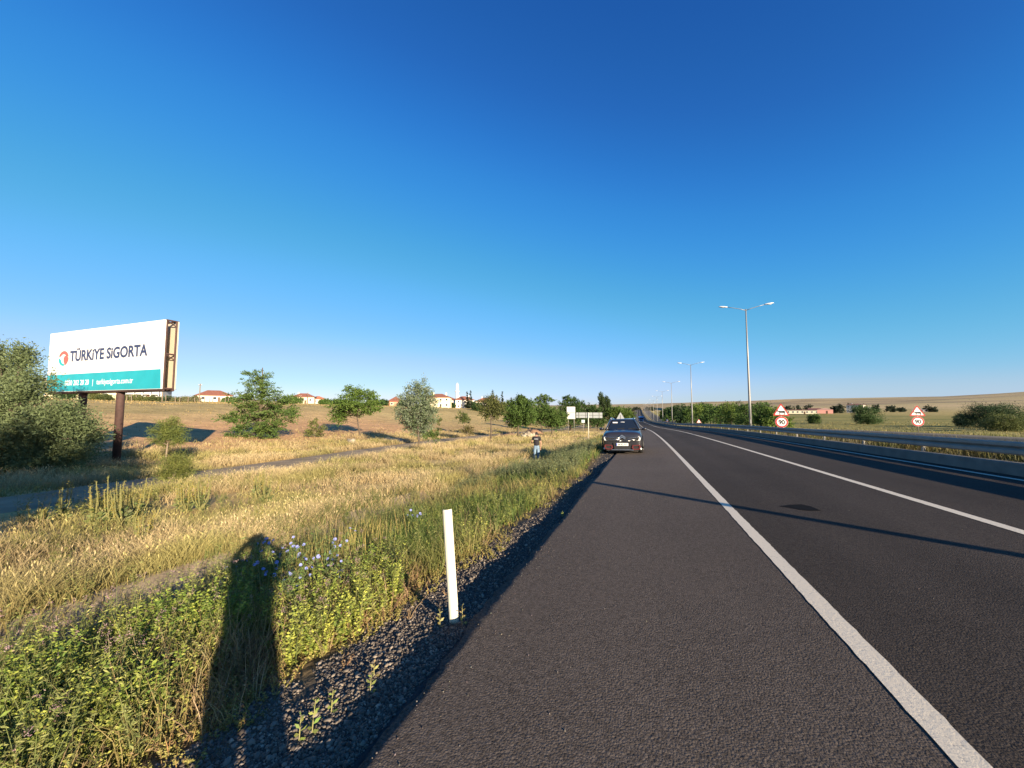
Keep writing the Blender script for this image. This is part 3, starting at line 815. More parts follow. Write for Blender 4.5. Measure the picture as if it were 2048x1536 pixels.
def parked_car():
    x, y = -.99, 18.9
    zc = float(plane_z(x, y))
    r = empty('parked_car', (x, y, zc), R(1.5), 'dark grey SUV parked on the shoulder facing the camera, with red framed bumper vents', 'car')
    r.rotation_euler = (R(-1.25), R(-1.0), R(1.5))
    m = MB()
    st_ = [(-.02, .56, .30, .74, .005), (0.0, .74, .24, .86, .01), (.05, .85, .20, .95, .015), (.15, .895, .19, 1.0, .025), (.35, .91, .20, 1.04, .035), (.75, .92, .20, 1.075, .045), (1.15, .925, .2, 1.11, .04),
           (1.6, .93, .2, 1.13, .0), (2.6, .93, .2, 1.14, 0), (3.5, .93, .2, 1.15, 0), (4.1, .915, .22, 1.14, 0), (4.4, .86, .28, 1.08, 0), (4.5, .74, .38, .95, 0)]
    rings = []
    for q in st_: rings.append(sect(*q))
    m.loft(rings); b = m.build('body', CARP, r, True)
    sub = b.modifiers.new('s', 'SUBSURF'); sub.levels = 1; sub.render_levels = 1
    # greenhouse: roof and pillars of paint, panes of dark glass
    def gh(y, wd, z): return Vector((wd, y, z))
    low = [(1.18, .70, 1.125), (1.45, .845, 1.12), (2.4, .86, 1.125), (3.4, .86, 1.13), (4.15, .80, 1.13), (4.38, .62, 1.1)]
    top = [(1.90, .47, 1.585), (2.02, .575, 1.59), (2.5, .615, 1.63), (3.3, .61, 1.625), (3.9, .57, 1.55), (4.05, .48, 1.53)]
    m = MB()
    L = [Vector((a, yy, z)) for yy, a, z in low] + [Vector((-a, yy, z)) for yy, a, z in reversed(low)]
    T = [Vector((a, yy, z)) for yy, a, z in top] + [Vector((-a, yy, z)) for yy, a, z in reversed(top)]
    m.loft([L, T]); m.build('cabin_glass', GLASS, r)
    m = MB(); T2 = [p + Vector((math.copysign(.012, p.x), 0, 0)) for p in T]
    T3 = [Vector((p.x * .8, 2.9 + (p.y - 2.9) * .86, p.z + .045)) for p in T]
    m.loft([[p - Vector((0, 0, .03)) for p in T2], T2, T3]); m.build('roof', CARP, r, True)
    # windscreen pane and pillars
    m = MB(); m.add([(-.70, 1.165, 1.13), (.70, 1.165, 1.13), (.50, 1.89, 1.585), (-.50, 1.89, 1.585)], [(0, 1, 2, 3)]); m.build('windscreen', GLASS, r)
    for s_ in (-1, 1):
        m = MB(); m.tube([(s_ * .86, 1.3, 1.10), (s_ * .78, 1.28, 1.13), (s_ * .565, 1.95, 1.59), (s_ * .61, 2.5, 1.635)], [.03, .05, .05, .035], 8); m.build('windscreen_pillar', CARP, r, True)
        m = MB(); m.tube([(s_ * .865, 2.62, 1.11), (s_ * .645, 2.66, 1.62)], .045, 6); m.tube([(s_ * .86, 3.5, 1.11), (s_ * .63, 3.5, 1.6)], .06, 6); m.build('door_pillar', CARP, r)
        m = MB(); m.tube([(s_ * .58, 2.05, 1.65), (s_ * .59, 2.3, 1.705), (s_ * .585, 3.5, 1.70), (s_ * .63, 3.8, 1.64)], .022, 6); m.build('roof_rail', CHR, r, True)
        m = MB(); m.ball((s_ * 1.045, 1.50, 1.13), (.115, .08, .075), 12, 8); m.tube([(s_ * .90, 1.5, 1.09), (s_ * .99, 1.5, 1.11)], .025, 6)
        mir = m.build('door_mirror', CARP, r, True)
        m = MB(); m.box((s_ * 1.045, 1.585, 1.13), (.17, .01, .1)); m.build('mirror_glass', CHR, mir)
        # lamps: slim upper light and main cluster
        m = MB(); m.prism([(s_ * .46, .74), (s_ * .80, .80), (s_ * .83, .74), (s_ * .80, .63), (s_ * .50, .61), (s_ * .44, .66)], .0, .22); o = m.build('headlight', LENS, r); o.location = (0, .035, 0)
        m = MB()
        for xx, rr in ((.53, .045), (.64, .045), (.73, .035)): m.ball((s_ * xx, .03, .68 + (xx - .53) * .06), (rr, .03, rr), 10, 6)
        m.build('lamp_bulb', CHR, o, True)
        P = [(s_ * .46, .42), (s_ * .78, .44), (s_ * .83, .34), (s_ * .75, .22), (s_ * .50, .20), (s_ * .42, .30)]
        c = (sum(p[0] for p in P) / 6, sum(p[1] for p in P) / 6)
        I = [(c[0] + (p[0] - c[0]) * .68, c[1] + (p[1] - c[1]) * .62) for p in P]
        o = bezel(P, -.045, .12, I).build('bumper_vent', REDT, r)
        m = MB(); m.prism(I, -.015, .1); m.build('vent_mesh', BLK, o)
        m = MB(); m.ball((s_ * .82, .03, .25), (.05, .04, .05), 10, 6); m.build('fog_lamp', LENS, r, True)
        # wheel arch cladding
        for yy in (.86, 3.6):
            m = MB(); m.tube([(s_ * .925, yy + .43 * math.cos(a), .36 + .43 * math.sin(a)) for a in np.linspace(-.25, math.pi + .25, 14)], .045, 6); m.build('wheel_arch', BLK, r, True)
        m = MB(); m.box((s_ * .925, 2.2, .28), (.05, 2.0, .16)); m.build('side_sill', BLK, r)
        for yy in (.86, 3.6): wheel_parts(r, s_ * .82, yy)
    # grille bars with chevron emblem
    m = MB(); m.prism([(-.78, .79), (.78, .79), (.72, .64), (.4, .585), (-.4, .585), (-.72, .64)], -.02, .2); m.build('grille', BLK, r)
    m = MB()
    for s_ in (-1, 1):
        m.tube([(s_ * .08, -.035, .745), (s_ * .3, -.03, .74), (s_ * .60, -.01, .775), (s_ * .80, .03, .80)], .013, 6)
        m.tube([(s_ * .10, -.035, .675), (s_ * .4, -.03, .67), (s_ * .62, -.005, .66)], .012, 6)
        m.tube([(s_ * .0, -.035, .61), (s_ * .4, -.03, .615)], .008, 6)
    m.build('chrome_strip', CHR, r, True)
    m = MB()
    for dz in (0, -.075):
        m.prism([(-.16, .79 + dz), (0, .90 + dz), (.16, .79 + dz), (.12, .76 + dz), (0, .845 + dz), (-.12, .76 + dz)], -.06, -.03)
    m.build('emblem', CHR, r)
    m = MB(); m.prism([(-.40, .53), (.40, .53), (.36, .22), (-.36, .22)], -.045, .15); m.build('lower_grille', BLK, r)
    m = MB(); m.box((0, -.055, .45), (.54, .015, .125)); pl = m.build('number_plate', SIGNW, r)
    m = MB(); m.box((-.25, -.064, .45), (.035, .004, .115)); m.build('plate_band', mat('plate_blue', (.02, .06, .35), rough=.5), pl)
    text_obj('plate_lettering', '06 FCL 917', .105, SIGNK, pl, Matrix.Translation((.015, -.066, .414)) @ Matrix.Rotation(math.pi / 2, 4, 'X'), bold=.002, xscale=.8, align='CENTER')
    m = MB(); m.box((0, -.03, .205), (1.0, .08, .03)); m.build('skid_plate', CHR, r)
    m = MB(); m.box((0, .06, .175), (1.45, .2, .05)); m.build('bumper_lip', BLK, r)
    for ch in r.children:
        kind = ch.name.split('.')[0]
        if kind in ('grille', 'chrome_strip', 'emblem', 'lower_grille', 'number_plate', 'skid_plate', 'bumper_vent', 'headlight'):
            ch.location.y -= {'grille': .03, 'chrome_strip': .035, 'emblem': .035, 'lower_grille': .03, 'number_plate': .04, 'skid_plate': .04, 'bumper_vent': .02, 'headlight': .065}[kind]
    # seen through and on the windscreen
    m = MB(); m.box((-.36, 1.63, 1.455), (.24, .004, .11), Matrix.Rotation(R(-60), 3, 'X')); m.build('windscreen_sticker', SIGNW, r)
    m = MB(); m.ball((0, 1.70, 1.47), (.12, .02, .035), 10, 6); m.build('interior_mirror', mat('mirror_grey', (.3, .31, .33), rough=.3), r, True)
    for s_ in (-.25, .28):
        m = MB(); m.tube([(s_, 1.16, 1.15), (s_ + .35, 1.21, 1.175)], .012, 5); m.build('wiper', BLK, r)
    m = MB(); m.tube([(-.42, 3.6, 1.66), (-.44, 3.75, 1.9)], .006, 5); m.build('antenna', BLK, r)
parked_car()

def blue_truck():
    u, y = 3.1, 233.0
    x = u + float(off(y)); r = empty('blue_truck', (x, y, float(plane_z(u, y))), R(2), 'small distant blue truck coming towards the camera on the motorway lane', 'truck')
    BL = mat('truck_blue', (.03, .16, .42), rough=.35)
    m = MB(); m.box((0, 1.0, 1.75), (2.45, 2.0, 2.3)); o = m.build('cab', BL, r); bv = o.modifiers.new('b', 'BEVEL'); bv.width = .15; bv.segments = 2
    m = MB(); m.box((0, -.02, 2.1), (2.1, .06, .8)); m.build('windscreen', GLASS, r)
    m = MB(); m.box((0, -.03, 1.1), (1.7, .06, .45)); m.build('grille', BLK, r)
    m = MB(); m.box((0, 4.9, 2.0), (2.5, 5.4, 2.6)); m.build('cargo_box', BL, r)
    m = MB(); m.box((0, 3.6, .72), (.9, 7.4, .25)); m.build('chassis', BLK, r)
    m = MB(); m.box((0, -.04, .55), (2.4, .2, .4)); m.build('bumper', mat('bumper_grey', (.3, .3, .3)), r)
    for s_ in (-1, 1):
        m = MB(); m.box((s_ * .95, -.15, .6), (.3, .04, .18)); m.build('headlight', LENS, r)
        m = MB(); m.box((s_ * 1.4, .2, 2.2), (.2, .1, .6)); m.build('door_mirror', BLK, r)
        for yy in (1.1, 5.8): wheel_parts(r, s_ * 1.05, yy, .48)
blue_truck()

# ------------------------------------------------------------------ people
SKIN = mat('skin', (.42, .24, .16), rough=.6)
HAIR = mat('dark_hair', (.012, .010, .010), rough=.6)
def skin_mesh(name, joints, edges, m, parent, root=0, levels=2):
    me = bpy.data.meshes.new(name); me.from_pydata([j[0] for j in joints], edges, [])
    o = bpy.data.objects.new(name, me); COL.objects.link(o)
    o.modifiers.new('skin', 'SKIN'); sb = o.modifiers.new('sub', 'SUBSURF'); sb.levels = levels; sb.render_levels = levels
    for i, j in enumerate(joints):
        rr = j[1] if hasattr(j[1], '__len__') else (j[1], j[1])
        me.skin_vertices[0].data[i].radius = rr
        me.skin_vertices[0].data[i].use_root = (i == root)
    dg = bpy.context.evaluated_depsgraph_get()
    nm = bpy.data.meshes.new_from_object(o.evaluated_get(dg))
    bpy.data.objects.remove(o); bpy.data.meshes.remove(me)
    nm.name = name
    for p in nm.polygons: p.use_smooth = True
    return link(name, nm, m, parent)

def person(loc, rz, lb, arms, shirt, trousers, head_fwd=.1, head_dz=0, stance=.11, print_mark=False):
    """faces local +Y; arms = {side: (elbow, wrist, hand direction)}"""
    r = empty('person', loc, rz, lb, 'person')
    J = []; E = []
    def add(p, rad, par=None):
        J.append((p, rad)); 
        if par is not None: E.append((par, len(J) - 1))
        return len(J) - 1
    pel = add((0, 0, .95), (.155, .11)); wai = add((0, .01, 1.10), (.135, .10), pel); che = add((0, .03, 1.30), (.165, .115), wai); sh = add((0, .04, 1.43), (.13, .085), che)
    nk = add((0, .06 + head_fwd * .3, 1.50), .055, sh); hb = add((0, .08 + head_fwd * .7, 1.575 + head_dz * .5), (.07, .075), nk)
    hc = add((0, .10 + head_fwd, 1.65 + head_dz), (.078, .092), hb); ht = add((0, .09 + head_fwd, 1.715 + head_dz), (.062, .075), hc)
    chin = add((0, .155 + head_fwd * 1.15, 1.565 + head_dz), (.038, .03), hb)
    nose = add((0, .205 + head_fwd, 1.635 + head_dz), (.016, .014), hc)
    for s_ in (-1, 1):
        hip = add((s_ * .09, 0, .88), (.095, .10), pel); kn = add((s_ * (stance + .005), .02, .48), .062, hip); an = add((s_ * stance, -.01, .085), .042, kn)
        to = add((s_ * (stance + .03), .15, .035), (.042, .03), an)
        el, wr, hd = arms[s_]
        shd = add((s_ * .185, .03, 1.41), .062, sh); e = add(el, .043, shd); wj = add(wr, .030, e)
        hd = Vector(hd).normalized(); wv = Vector(wr)
        side = Vector((0, 0, 1)).cross(hd); side = side.normalized() if side.length > .1 else Vector((0, 1, 0))
        pm_ = add(tuple(wv + hd * .055), (.040, .022), wj)
        for k, ln in enumerate((.068, .078, .074, .058)):
            f0 = wv + hd * .095 + side * (.027 - .018 * k) ; f1 = f0 + hd * ln * .5; f2 = f0 + hd * ln * .85 + Vector((0, 0, -.02))
            a_ = add(tuple(f0), .0095, pm_); b_ = add(tuple(f1), .0085, a_); add(tuple(f2), .007, b_)
        t0 = wv + hd * .04 + side * .045; a_ = add(tuple(t0), .011, pm_); add(tuple(t0 + hd * .04 + side * .015), .009, a_)
    skin_mesh('body', J, E, SKIN, r)
    # hair cap, ears
    m = MB(); m.ball((0, .085 + head_fwd, 1.70 + head_dz), (.088, .105, .085), 16, 10)
    m.ball((0, .055 + head_fwd * .8, 1.645 + head_dz), (.083, .085, .085), 14, 8); m.build('hair', HAIR, r, True)
    # t-shirt
    J = []; E = []
    a = add((0, 0, .86), (.185, .135)); b = add((0, .01, 1.10), (.165, .125), a); c = add((0, .03, 1.30), (.19, .135), b); d = add((0, .04, 1.42), (.15, .10), c); add((0, .055, 1.475), (.075, .07), d)
    for s_ in (-1, 1):
        shd = add((s_ * .19, .03, 1.405), .078, d); el = Vector(arms[s_][0]); s0 = Vector((s_ * .19, .03, 1.405)); add(tuple(s0 + (el - s0) * .72), .068, shd)
    sh_o = skin_mesh('t_shirt', J, E, shirt, r)
    # trousers
    J = []; E = []
    a = add((0, 0, 1.04), (.15, .115)); b = add((0, 0, .90), (.165, .125), a)
    for s_ in (-1, 1):
        h_ = add((s_ * .095, 0, .82), (.10, .11), b); k_ = add((s_ * (stance + .005), .02, .48), .078, h_); add((s_ * stance, -.005, .09), .066, k_)
    skin_mesh('trousers', J, E, trousers, r)
    for s_ in (-1, 1):
        m = MB(); m.ball((s_ * (stance + .015), .06, .045), (.05, .15, .05), 12, 8); m.build('shoe', BLK, r, True)
    if print_mark:
        m = MB()
        for x, ww in ((-.10, .05), (-.04, .045), (.012, .04), (.05, .03), (.085, .025)): m.box((x, -.118, 1.335), (ww, .012, .028))
        m.build('back_print', mat('print_grey', (.55, .55, .58), rough=.6), sh_o)
    return r
p = at(1073, 880, 23.6); px_, py_ = p.x, p.y
person((px_, py_, gz(px_, py_) + .02), R(14), 'man in a dark printed t-shirt and jeans, seen from behind with bowed head', 
       {-1: ((-.30, .02, 1.17), (-.20, .24, 1.10), (.3, .9, .1)), 1: ((.27, -.02, 1.12), (.25, .06, .86), (-.05, .25, -1))},
       mat('dark_cotton', (.013, .011, .015), rough=.85), mat('faded_denim', (.16, .24, .33), rough=.85, noise=.3, nscale=9), head_fwd=.16, head_dz=-.07, print_mark=True).scale = (1.0, 1.0, 1.07)
# the photographer, standing behind the phone: only the shadow falls into the picture
bx, by = .34, -.30
pr = person((bx, by, float(plane_z(bx, by))), PSI, 'photographer in a dark t-shirt and a hat added for its shadow, standing on the shoulder holding up a phone',
       {-1: ((-.25, .12, 1.50), (-.20, .28, 1.62), (.3, .1, .9)), 1: ((.16, .22, 1.48), (-.05, .30, 1.62), (-.3, .1, .9))},
       mat('dark_cotton', (.022, .018, .024)), mat('dark_trousers', (.03, .03, .035), rough=.85), head_fwd=.0, stance=.11)
pr.scale = (1.28, 1.3, 1.0)
m = MB(); ring_ = lambda r_, z_: [Vector((r_ * math.cos(a), .09 + r_ * math.sin(a), z_)) for a in np.linspace(0, 2 * math.pi, 20, endpoint=False)]
m.loft([ring_(.17, 1.66), ring_(.175, 1.675), ring_(.105, 1.70), ring_(.10, 1.77), ring_(.06, 1.80)]); m.build('shadow_hat', mat('hat_cloth', (.25, .22, .16), rough=.9), pr, True)  # unseen hat, added to broaden the head of the cast shadow
ph = empty('phone', (0, 0, 0), 0, 'black phone held upright in both hands of the photographer', 'phone')
ph.location = (.0 + math.sin(PSI) * .03, -.03 * math.cos(PSI) - .0, 1.65); ph.rotation_euler = (0, 0, PSI)
m = MB(); m.box((0, 0, 0), (.155, .009, .076)); o = m.build('phone_case', BLK, ph); bv = o.modifiers.new('b', 'BEVEL'); bv.width = .006; bv.segments = 2
m = MB(); m.box((0, -.0055, 0), (.145, .002, .068)); m.build('screen', GLASS, ph)

# ------------------------------------------------------------------ buildings, poles and fence
TILE = mat('roof_tile', (.22, .085, .055), rough=.85, noise=.25, nscale=1.5, bump=.04, bscale=6)
PANE = mat('window_pane', (.03, .04, .05), rough=.15)
def house(px, D, wd, dp, h, rh, lb, wallc=(.74, .66, .52), roof='hip', rz=0, chim=1, storeys=2, roofm=None, name='house', ov=.5, nwin=None, dz=-.3, balcony=False):
    p = onground(px, D, dz)
    az = math.atan2(p.y, p.x) - math.pi / 2
    r = empty(name, p, az + R(rz), lb, 'house')
    W = mat('plaster_%02d%02d%02d' % tuple(int(c * 99) for c in wallc), wallc, rough=.9, noise=.08, nscale=.6)
    m = MB(); m.box((0, 0, h / 2), (wd, dp, h)); m.build('wall', W, r)
    rm = roofm or TILE
    a, b = wd / 2 + ov, dp / 2 + ov
    m = MB()
    if roof == 'hip':
        k = max(a - b, .3)
        m.add([(-a, -b, h), (a, -b, h), (a, b, h), (-a, b, h), (-k, 0, h + rh), (k, 0, h + rh), (-a, -b, h - .2), (a, -b, h - .2), (a, b, h - .2), (-a, b, h - .2)],
              [(0, 1, 5, 4), (1, 2, 5), (2, 3, 4, 5), (3, 0, 4), (6, 7, 1, 0), (7, 8, 2, 1), (8, 9, 3, 2), (9, 6, 0, 3), (9, 8, 7, 6)])
    elif roof == 'gable':
        m.add([(-a, -b, h), (a, -b, h), (a, b, h), (-a, b, h), (0, -b, h + rh), (0, b, h + rh), (-a, -b, h - .15), (a, -b, h - .15), (a, b, h - .15), (-a, b, h - .15)],
              [(0, 4, 5, 3), (1, 2, 5, 4), (0, 1, 4), (2, 3, 5), (6, 7, 1, 0), (7, 8, 2, 1), (8, 9, 3, 2), (9, 6, 0, 3), (9, 8, 7, 6)])
    else:
        m.box((0, 0, h + rh / 2), (2 * a, 2 * b, rh))
    ro = m.build('roof', rm, r)
    for k in range(chim):
        m = MB(); cx = (-.25 + .55 * k) * wd; m.box((cx, .1 * dp, h + rh * .75), (.7, .7, rh * 1.1)); m.build('chimney', W, ro)
    n = nwin if nwin is not None else max(2, int(wd / 3.2))
    for s_ in range(storeys):
        for i in range(n):
            x = (i + .5) / n * wd - wd / 2; z = (s_ + .55) * h / storeys
            m = MB(); m.box((x, -dp / 2 - .02, z), (1.25, .1, min(1.35, h / storeys * .55))); f = m.build('window', SIGNW, r)
            m = MB(); m.box((x, -dp / 2 - .06, z), (1.05, .06, min(1.15, h / storeys * .45))); m.build('pane', PANE, f)
    if balcony:
        m = MB(); m.box((0, -dp / 2 - .7, h * .5), (wd * .9, 1.4, .18)); m.build('balcony', W, r)
        for i in range(5):
            x = (i / 4 - .5) * wd * .86
            m = MB(); m.tube([(x, -dp / 2 - 1.3, 0), (x, -dp / 2 - 1.3, h)], .13, 6); m.build('column', SIGNW, r)
    m = MB(); m.box((wd * .12, -dp / 2 - .03, 1.05), (1.0, .1, 2.1)); m.build('door', mat('door_brown', (.12, .06, .03), rough=.6), r)
    return r
house(205, 133, 26, 9, 6.2, .5, 'long cream flat roofed building partly hidden below the billboard', (.74, .63, .42), 'flat', 4, 0, 2, mat('flat_roof', (.45, .42, .38)), nwin=5)
house(296, 128, 9.5, 8, 4.6, 1.5, 'greyish two storey house with brown eaves and white columns, right of the billboard pole', (.42, .44, .44), 'hip', -18, 0, 2, mat('roof_brown', (.18, .09, .07), rough=.9), balcony=True, ov=.9)
house(426, 172, 12.5, 8, 2.9, 2.3, 'low white bungalow with a wide orange tiled roof beside the utility pole', (.76, .70, .60), 'hip', 6, 0, 1)
house(607, 235, 12, 8, 4.2, 2.2, 'small pale house with red roof peeping between the two feathery trees', (.66, .55, .40), 'hip', -8, 1, 1)
house(634, 246, 8, 7, 3.2, 1.8, 'tiny white house with a low red roof, right of another among far trees', (.72, .62, .5), 'gable', 12, 0, 1)
house(791, 215, 8, 8, 3.0, 2.6, 'low brick red house at the left edge of the silvery tree', (.50, .26, .17), 'hip', 0, 0, 1)
house(878, 228, 13.5, 10, 6.2, 2.2, 'large cream two storey house with red hipped roof just right of the silvery tree', (.78, .68, .46), 'hip', -8, 2, 2)
house(902, 270, 8, 7, 5.4, 1.8, 'narrow house with red roof set back between two larger cream houses', (.6, .5, .42), 'hip', 5, 0, 2)
house(927, 242, 11.5, 9, 5.4, 2.3, 'white two storey house with red roof in front of the white minaret', (.80, .74, .64), 'hip', 10, 2, 2)
house(975, 255, 15, 9, 5.2, 2.4, 'wide pale house with red roof behind dark pointed conifers', (.74, .66, .54), 'hip', -6, 2, 2)
house(1094, 190, 7, 6, 3.4, 1.2, 'small cream hut half hidden behind the green roadside trees', (.62, .5, .38), 'gable', 8, 0, 1)
# right-hand farm
house(1650, 300, 9.5, 9, 3.0, 1.2, 'pink walled barn with a dark red double door in the far field', (.72, .34, .28), 'gable', 0, 0, 0, mat('barn_roof', (.50, .30, .27), rough=.8), 'barn', .2, 0, dz=1.0)
house(1600, 335, 26, 6, 3.0, .6, 'long low cream farm shed left of the pink barn', (.74, .68, .5), 'flat', 0, 0, 1, mat('shed_roof', (.20, .10, .10), rough=.8), 'farm_shed', .3, 8, dz=.6)
house(1629, 345, 9, 8, 4.0, .8, 'dark purple brown farm shed between the cream shed and the pink barn', (.12, .06, .075), 'flat', 0, 0, 1, mat('shed_roof', (.20, .10, .10)), 'farm_shed', .2, 2, dz=.6)
house(1712, 395, 13, 9, 8.2, 1.6, 'tall white farmhouse beyond the round green bush', (.70, .64, .58), 'hip', -12, 1, 2, mat('roof_brown', (.18, .09, .07)))
house(1728, 410, 10, 8, 5.6, .5, 'lower pale flat roofed farmhouse right of the tall white farmhouse', (.70, .66, .55), 'flat', 0, 0, 2, mat('flat_roof', (.45, .42, .38)))
house(1840, 420, 12, 6, 3.2, .6, 'long pale shed far behind the speed sign in the field', (.55, .48, .44), 'flat', 0, 0, 1, mat('flat_roof', (.45, .42, .38)), 'farm_shed', .2, 4)

p = onground(914, 300); r = empty('minaret', p, 0, 'slender white minaret rising behind the red roofed houses', 'minaret')
zt = at(914, 765, 300).z - p.z
m = MB(); m.tube([(0, 0, 0), (0, 0, zt * .62), (0, 0, zt * .93)], [1.35, 1.2, 1.15], 14); m.build('shaft', SIGNW, r, True)
m = MB(); m.tube([(0, 0, zt * .62), (0, 0, zt * .64), (0, 0, zt * .66)], [1.25, 1.9, 1.9], 14); m.build('balcony', SIGNW, r)
m = MB(); m.tube([(0, 0, zt * .93), (0, 0, zt * 1.0)], [1.1, .1], 14); m.build('cap', mat('lead_cap', (.5, .52, .55), rough=.5), r)

WOOD = mat('weathered_wood', (.20, .155, .11), rough=.9, noise=.25, nscale=4)
for px, D, top, lb in ((397.5, 118, 767, 'tall leaning utility pole standing left of the white bungalow'), (323, 112, 772, 'dark utility pole at the fence line just right of the billboard'),
                       (600, 225, 790, 'thin far utility pole behind the feathery tree'), (614.5, 230, 784, 'taller thin far utility pole above the small red roofs')):
    p = onground(px, D); zt = at(px, top, D).z - p.z
    r = empty('utility_pole', p, 0, lb, 'utility pole', 'utility poles by the village')
    m = MB(); m.tube([(0, 0, -.2), (.06, 0, zt)], [.17, .12], 8); m.build('pole', WOOD, r, True)
    m = MB(); m.box((.05, 0, zt - .5), (1.5, .1, .1)); m.build('crossarm', WOOD, r)
    m = MB()
    for x in (-.6, 0, .6): m.tube([(.05 + x, 0, zt - .45), (.05 + x, 0, zt - .25)], .05, 6)
    m.build('insulator', SIGNW, r)

fp = onground(350, 112)
fr = empty('wire_fence', fp, 0, 'fence of pale leaning wooden posts and wire along the top of the field', 'fence')
prev = None; wires = MB()
for i, px in enumerate([252, 262, 272, 281, 291, 300, 313, 331, 350, 358, 375, 389, 398.5, 408, 418, 424, 449, 456, 470, 486, 505]):
    p = onground(px, 111 + i * .9) - fp
    le = random.uniform(-.25, .25); h = random.uniform(1.5, 2.3)
    m = MB(); m.tube([(0, 0, -.2), (le, random.uniform(-.1, .1), h)], [.12, .09], 6); o = m.build('post', WOOD, fr); o.location = p
    if prev is not None:
        for hz in (.5, .9, 1.3): wires.tube([prev + Vector((0, 0, hz)), p + Vector((le * hz / h, 0, hz))], .012, 4, False)
    prev = p.copy()
wires.build('wire', GALV, fr)

# ------------------------------------------------------------------ trees
LEAF = attr_mat('leaves', .22)
BARK = mat('bark', (.10, .075, .055), rough=.95, noise=.3, nscale=6, bump=.02, bscale=12)
PBARK = mat('pale_bark', (.22, .17, .12), rough=.95, noise=.3, nscale=6)
GREEN = (.060, .105, .022); LGREEN = (.10, .15, .028); DGREEN = (.030, .058, .018); SILVER = (.165, .185, .115); OLIVE = (.115, .125, .04); PINE = (.085, .105, .03)
def tree(name, base, lobes, lb, cat='tree', group=None, cols=(GREEN, LGREEN), n=9000, leaf=.16, flat=0.0, trunk=.12, bark=None, limb=True, up=0.0, parts=True, aspect=.42, spray=0, trunk_top=None):
    """lobes: (centre, radii) in metres relative to the base; leaves fill each lobe's outer volume in sprays"""
    r = empty(name, base, 0, lb, cat, group)
    vb = VB()
    vol = np.array([l[1][0] * l[1][1] * l[1][2] for l in lobes]) ** .72; vol /= vol.sum()
    for (c, rad), q in zip(lobes, vol):
        k = max(30, int(n * q)); c = np.array(c, float); rad = np.array(rad, float)
        ns = max(5, k // 26)                                  # twigs carrying sprays of leaves
        d = rng.normal(size=(ns, 3)); d /= np.linalg.norm(d, axis=1, keepdims=True)
        rr = rng.uniform(.35, 1.0, ns) ** .55
        tw = c + d * rr[:, None] * rad * (1 + rng.normal(0, .13, (ns, 1)))
        dirs = d * np.array([1, 1, .55 if flat else 1]) + np.array([0, 0, up]) + rng.normal(0, .3, (ns, 3))
        dirs /= np.linalg.norm(dirs, axis=1, keepdims=True)
        idx = rng.integers(0, ns, k)
        t = rng.uniform(-1, 1, k)
        sp = spray or .32 * rad.mean()
        P = tw[idx] + dirs[idx] * (t * sp)[:, None] + rng.normal(0, 1, (k, 3)) * sp * np.array([.34, .34, .34 * (1 - flat)])
        ld = dirs[idx] * .6 + rng.normal(0, .7, (k, 3)) * np.array([1, 1, 1 - flat * .6])
        tone = rng.uniform(0, 1, ns)[idx] * .6 + rng.uniform(0, 1, k) * .4
        cc = np.array(cols[0])[None] * (1 - tone[:, None]) + np.array(cols[1])[None] * tone[:, None]
        cc = cc * rng.uniform(.8, 1.2, (k, 1))
        L = leaf * rng.uniform(.6, 1.4, k)
        vb.leaves(P, ld, L, L * aspect, cc)
    vb.build('crown', LEAF, r)
    cz = sum(l[0][2] * v for l, v in zip(lobes, vol)); cx = sum(l[0][0] * v for l, v in zip(lobes, vol)); cy = sum(l[0][1] * v for l, v in zip(lobes, vol))
    m = MB(); top = Vector((cx, cy, trunk_top or cz))
    q1 = Vector((top.x * .25 + random.uniform(-.1, .1), top.y * .25, top.z * .35)); q2 = Vector((top.x * .6 + random.uniform(-.12, .12), top.y * .6, top.z * .7))
    m.tube([(0, 0, -.25), q1, q2, top], [trunk * 1.15, trunk * .85, trunk * .65, trunk * .3], 9)
    if limb:
        for (c, rad), q in zip(lobes, vol):
            c = Vector(c); j = q1.lerp(top, min(.95, max(.05, (c.z - q1.z) / max(.3, top.z - q1.z) - .25)))
            mid = j.lerp(c, .55) + Vector((random.uniform(-.1, .1), random.uniform(-.1, .1), .08 * rad[2]))
            m.tube([j, mid, c], [trunk * .42, trunk * .28, trunk * .12], 6)
            for k in range(3):
                e = c + Vector((random.uniform(-1, 1) * rad[0], random.uniform(-1, 1) * rad[1], random.uniform(-.6, .9) * rad[2])) * .75
                m.tube([mid.lerp(c, .5), e], [trunk * .14, trunk * .04], 5)
    m.build('trunk', bark or BARK, r, True)
    return r

def lobes_px(base, D, blobs, depth=.8):
    """crown masses given by where they stand round the trunk: (px, py, half width px, half height px, shift in depth)"""
    out = []
    fwd = Vector((-math.sin(PSI), math.cos(PSI), 0))
    for q in blobs:
        px, py, a, b = q[:4]; dd = q[4] if len(q) > 4 else random.uniform(-.5, .5) * a / 770 * D
        c = at(px, py, D + dd) - base
        s_ = (D + dd) / 770
        out.append((tuple(c), (a * s_, max(a, b) * s_ * depth, b * s_)))
    return out

def ptree(name, px, D, blobs, lb, **k):
    b = onground(px, D, 0)
    return tree(name, b, lobes_px(b, D, blobs, k.pop('depth', .8)), lb, **k)

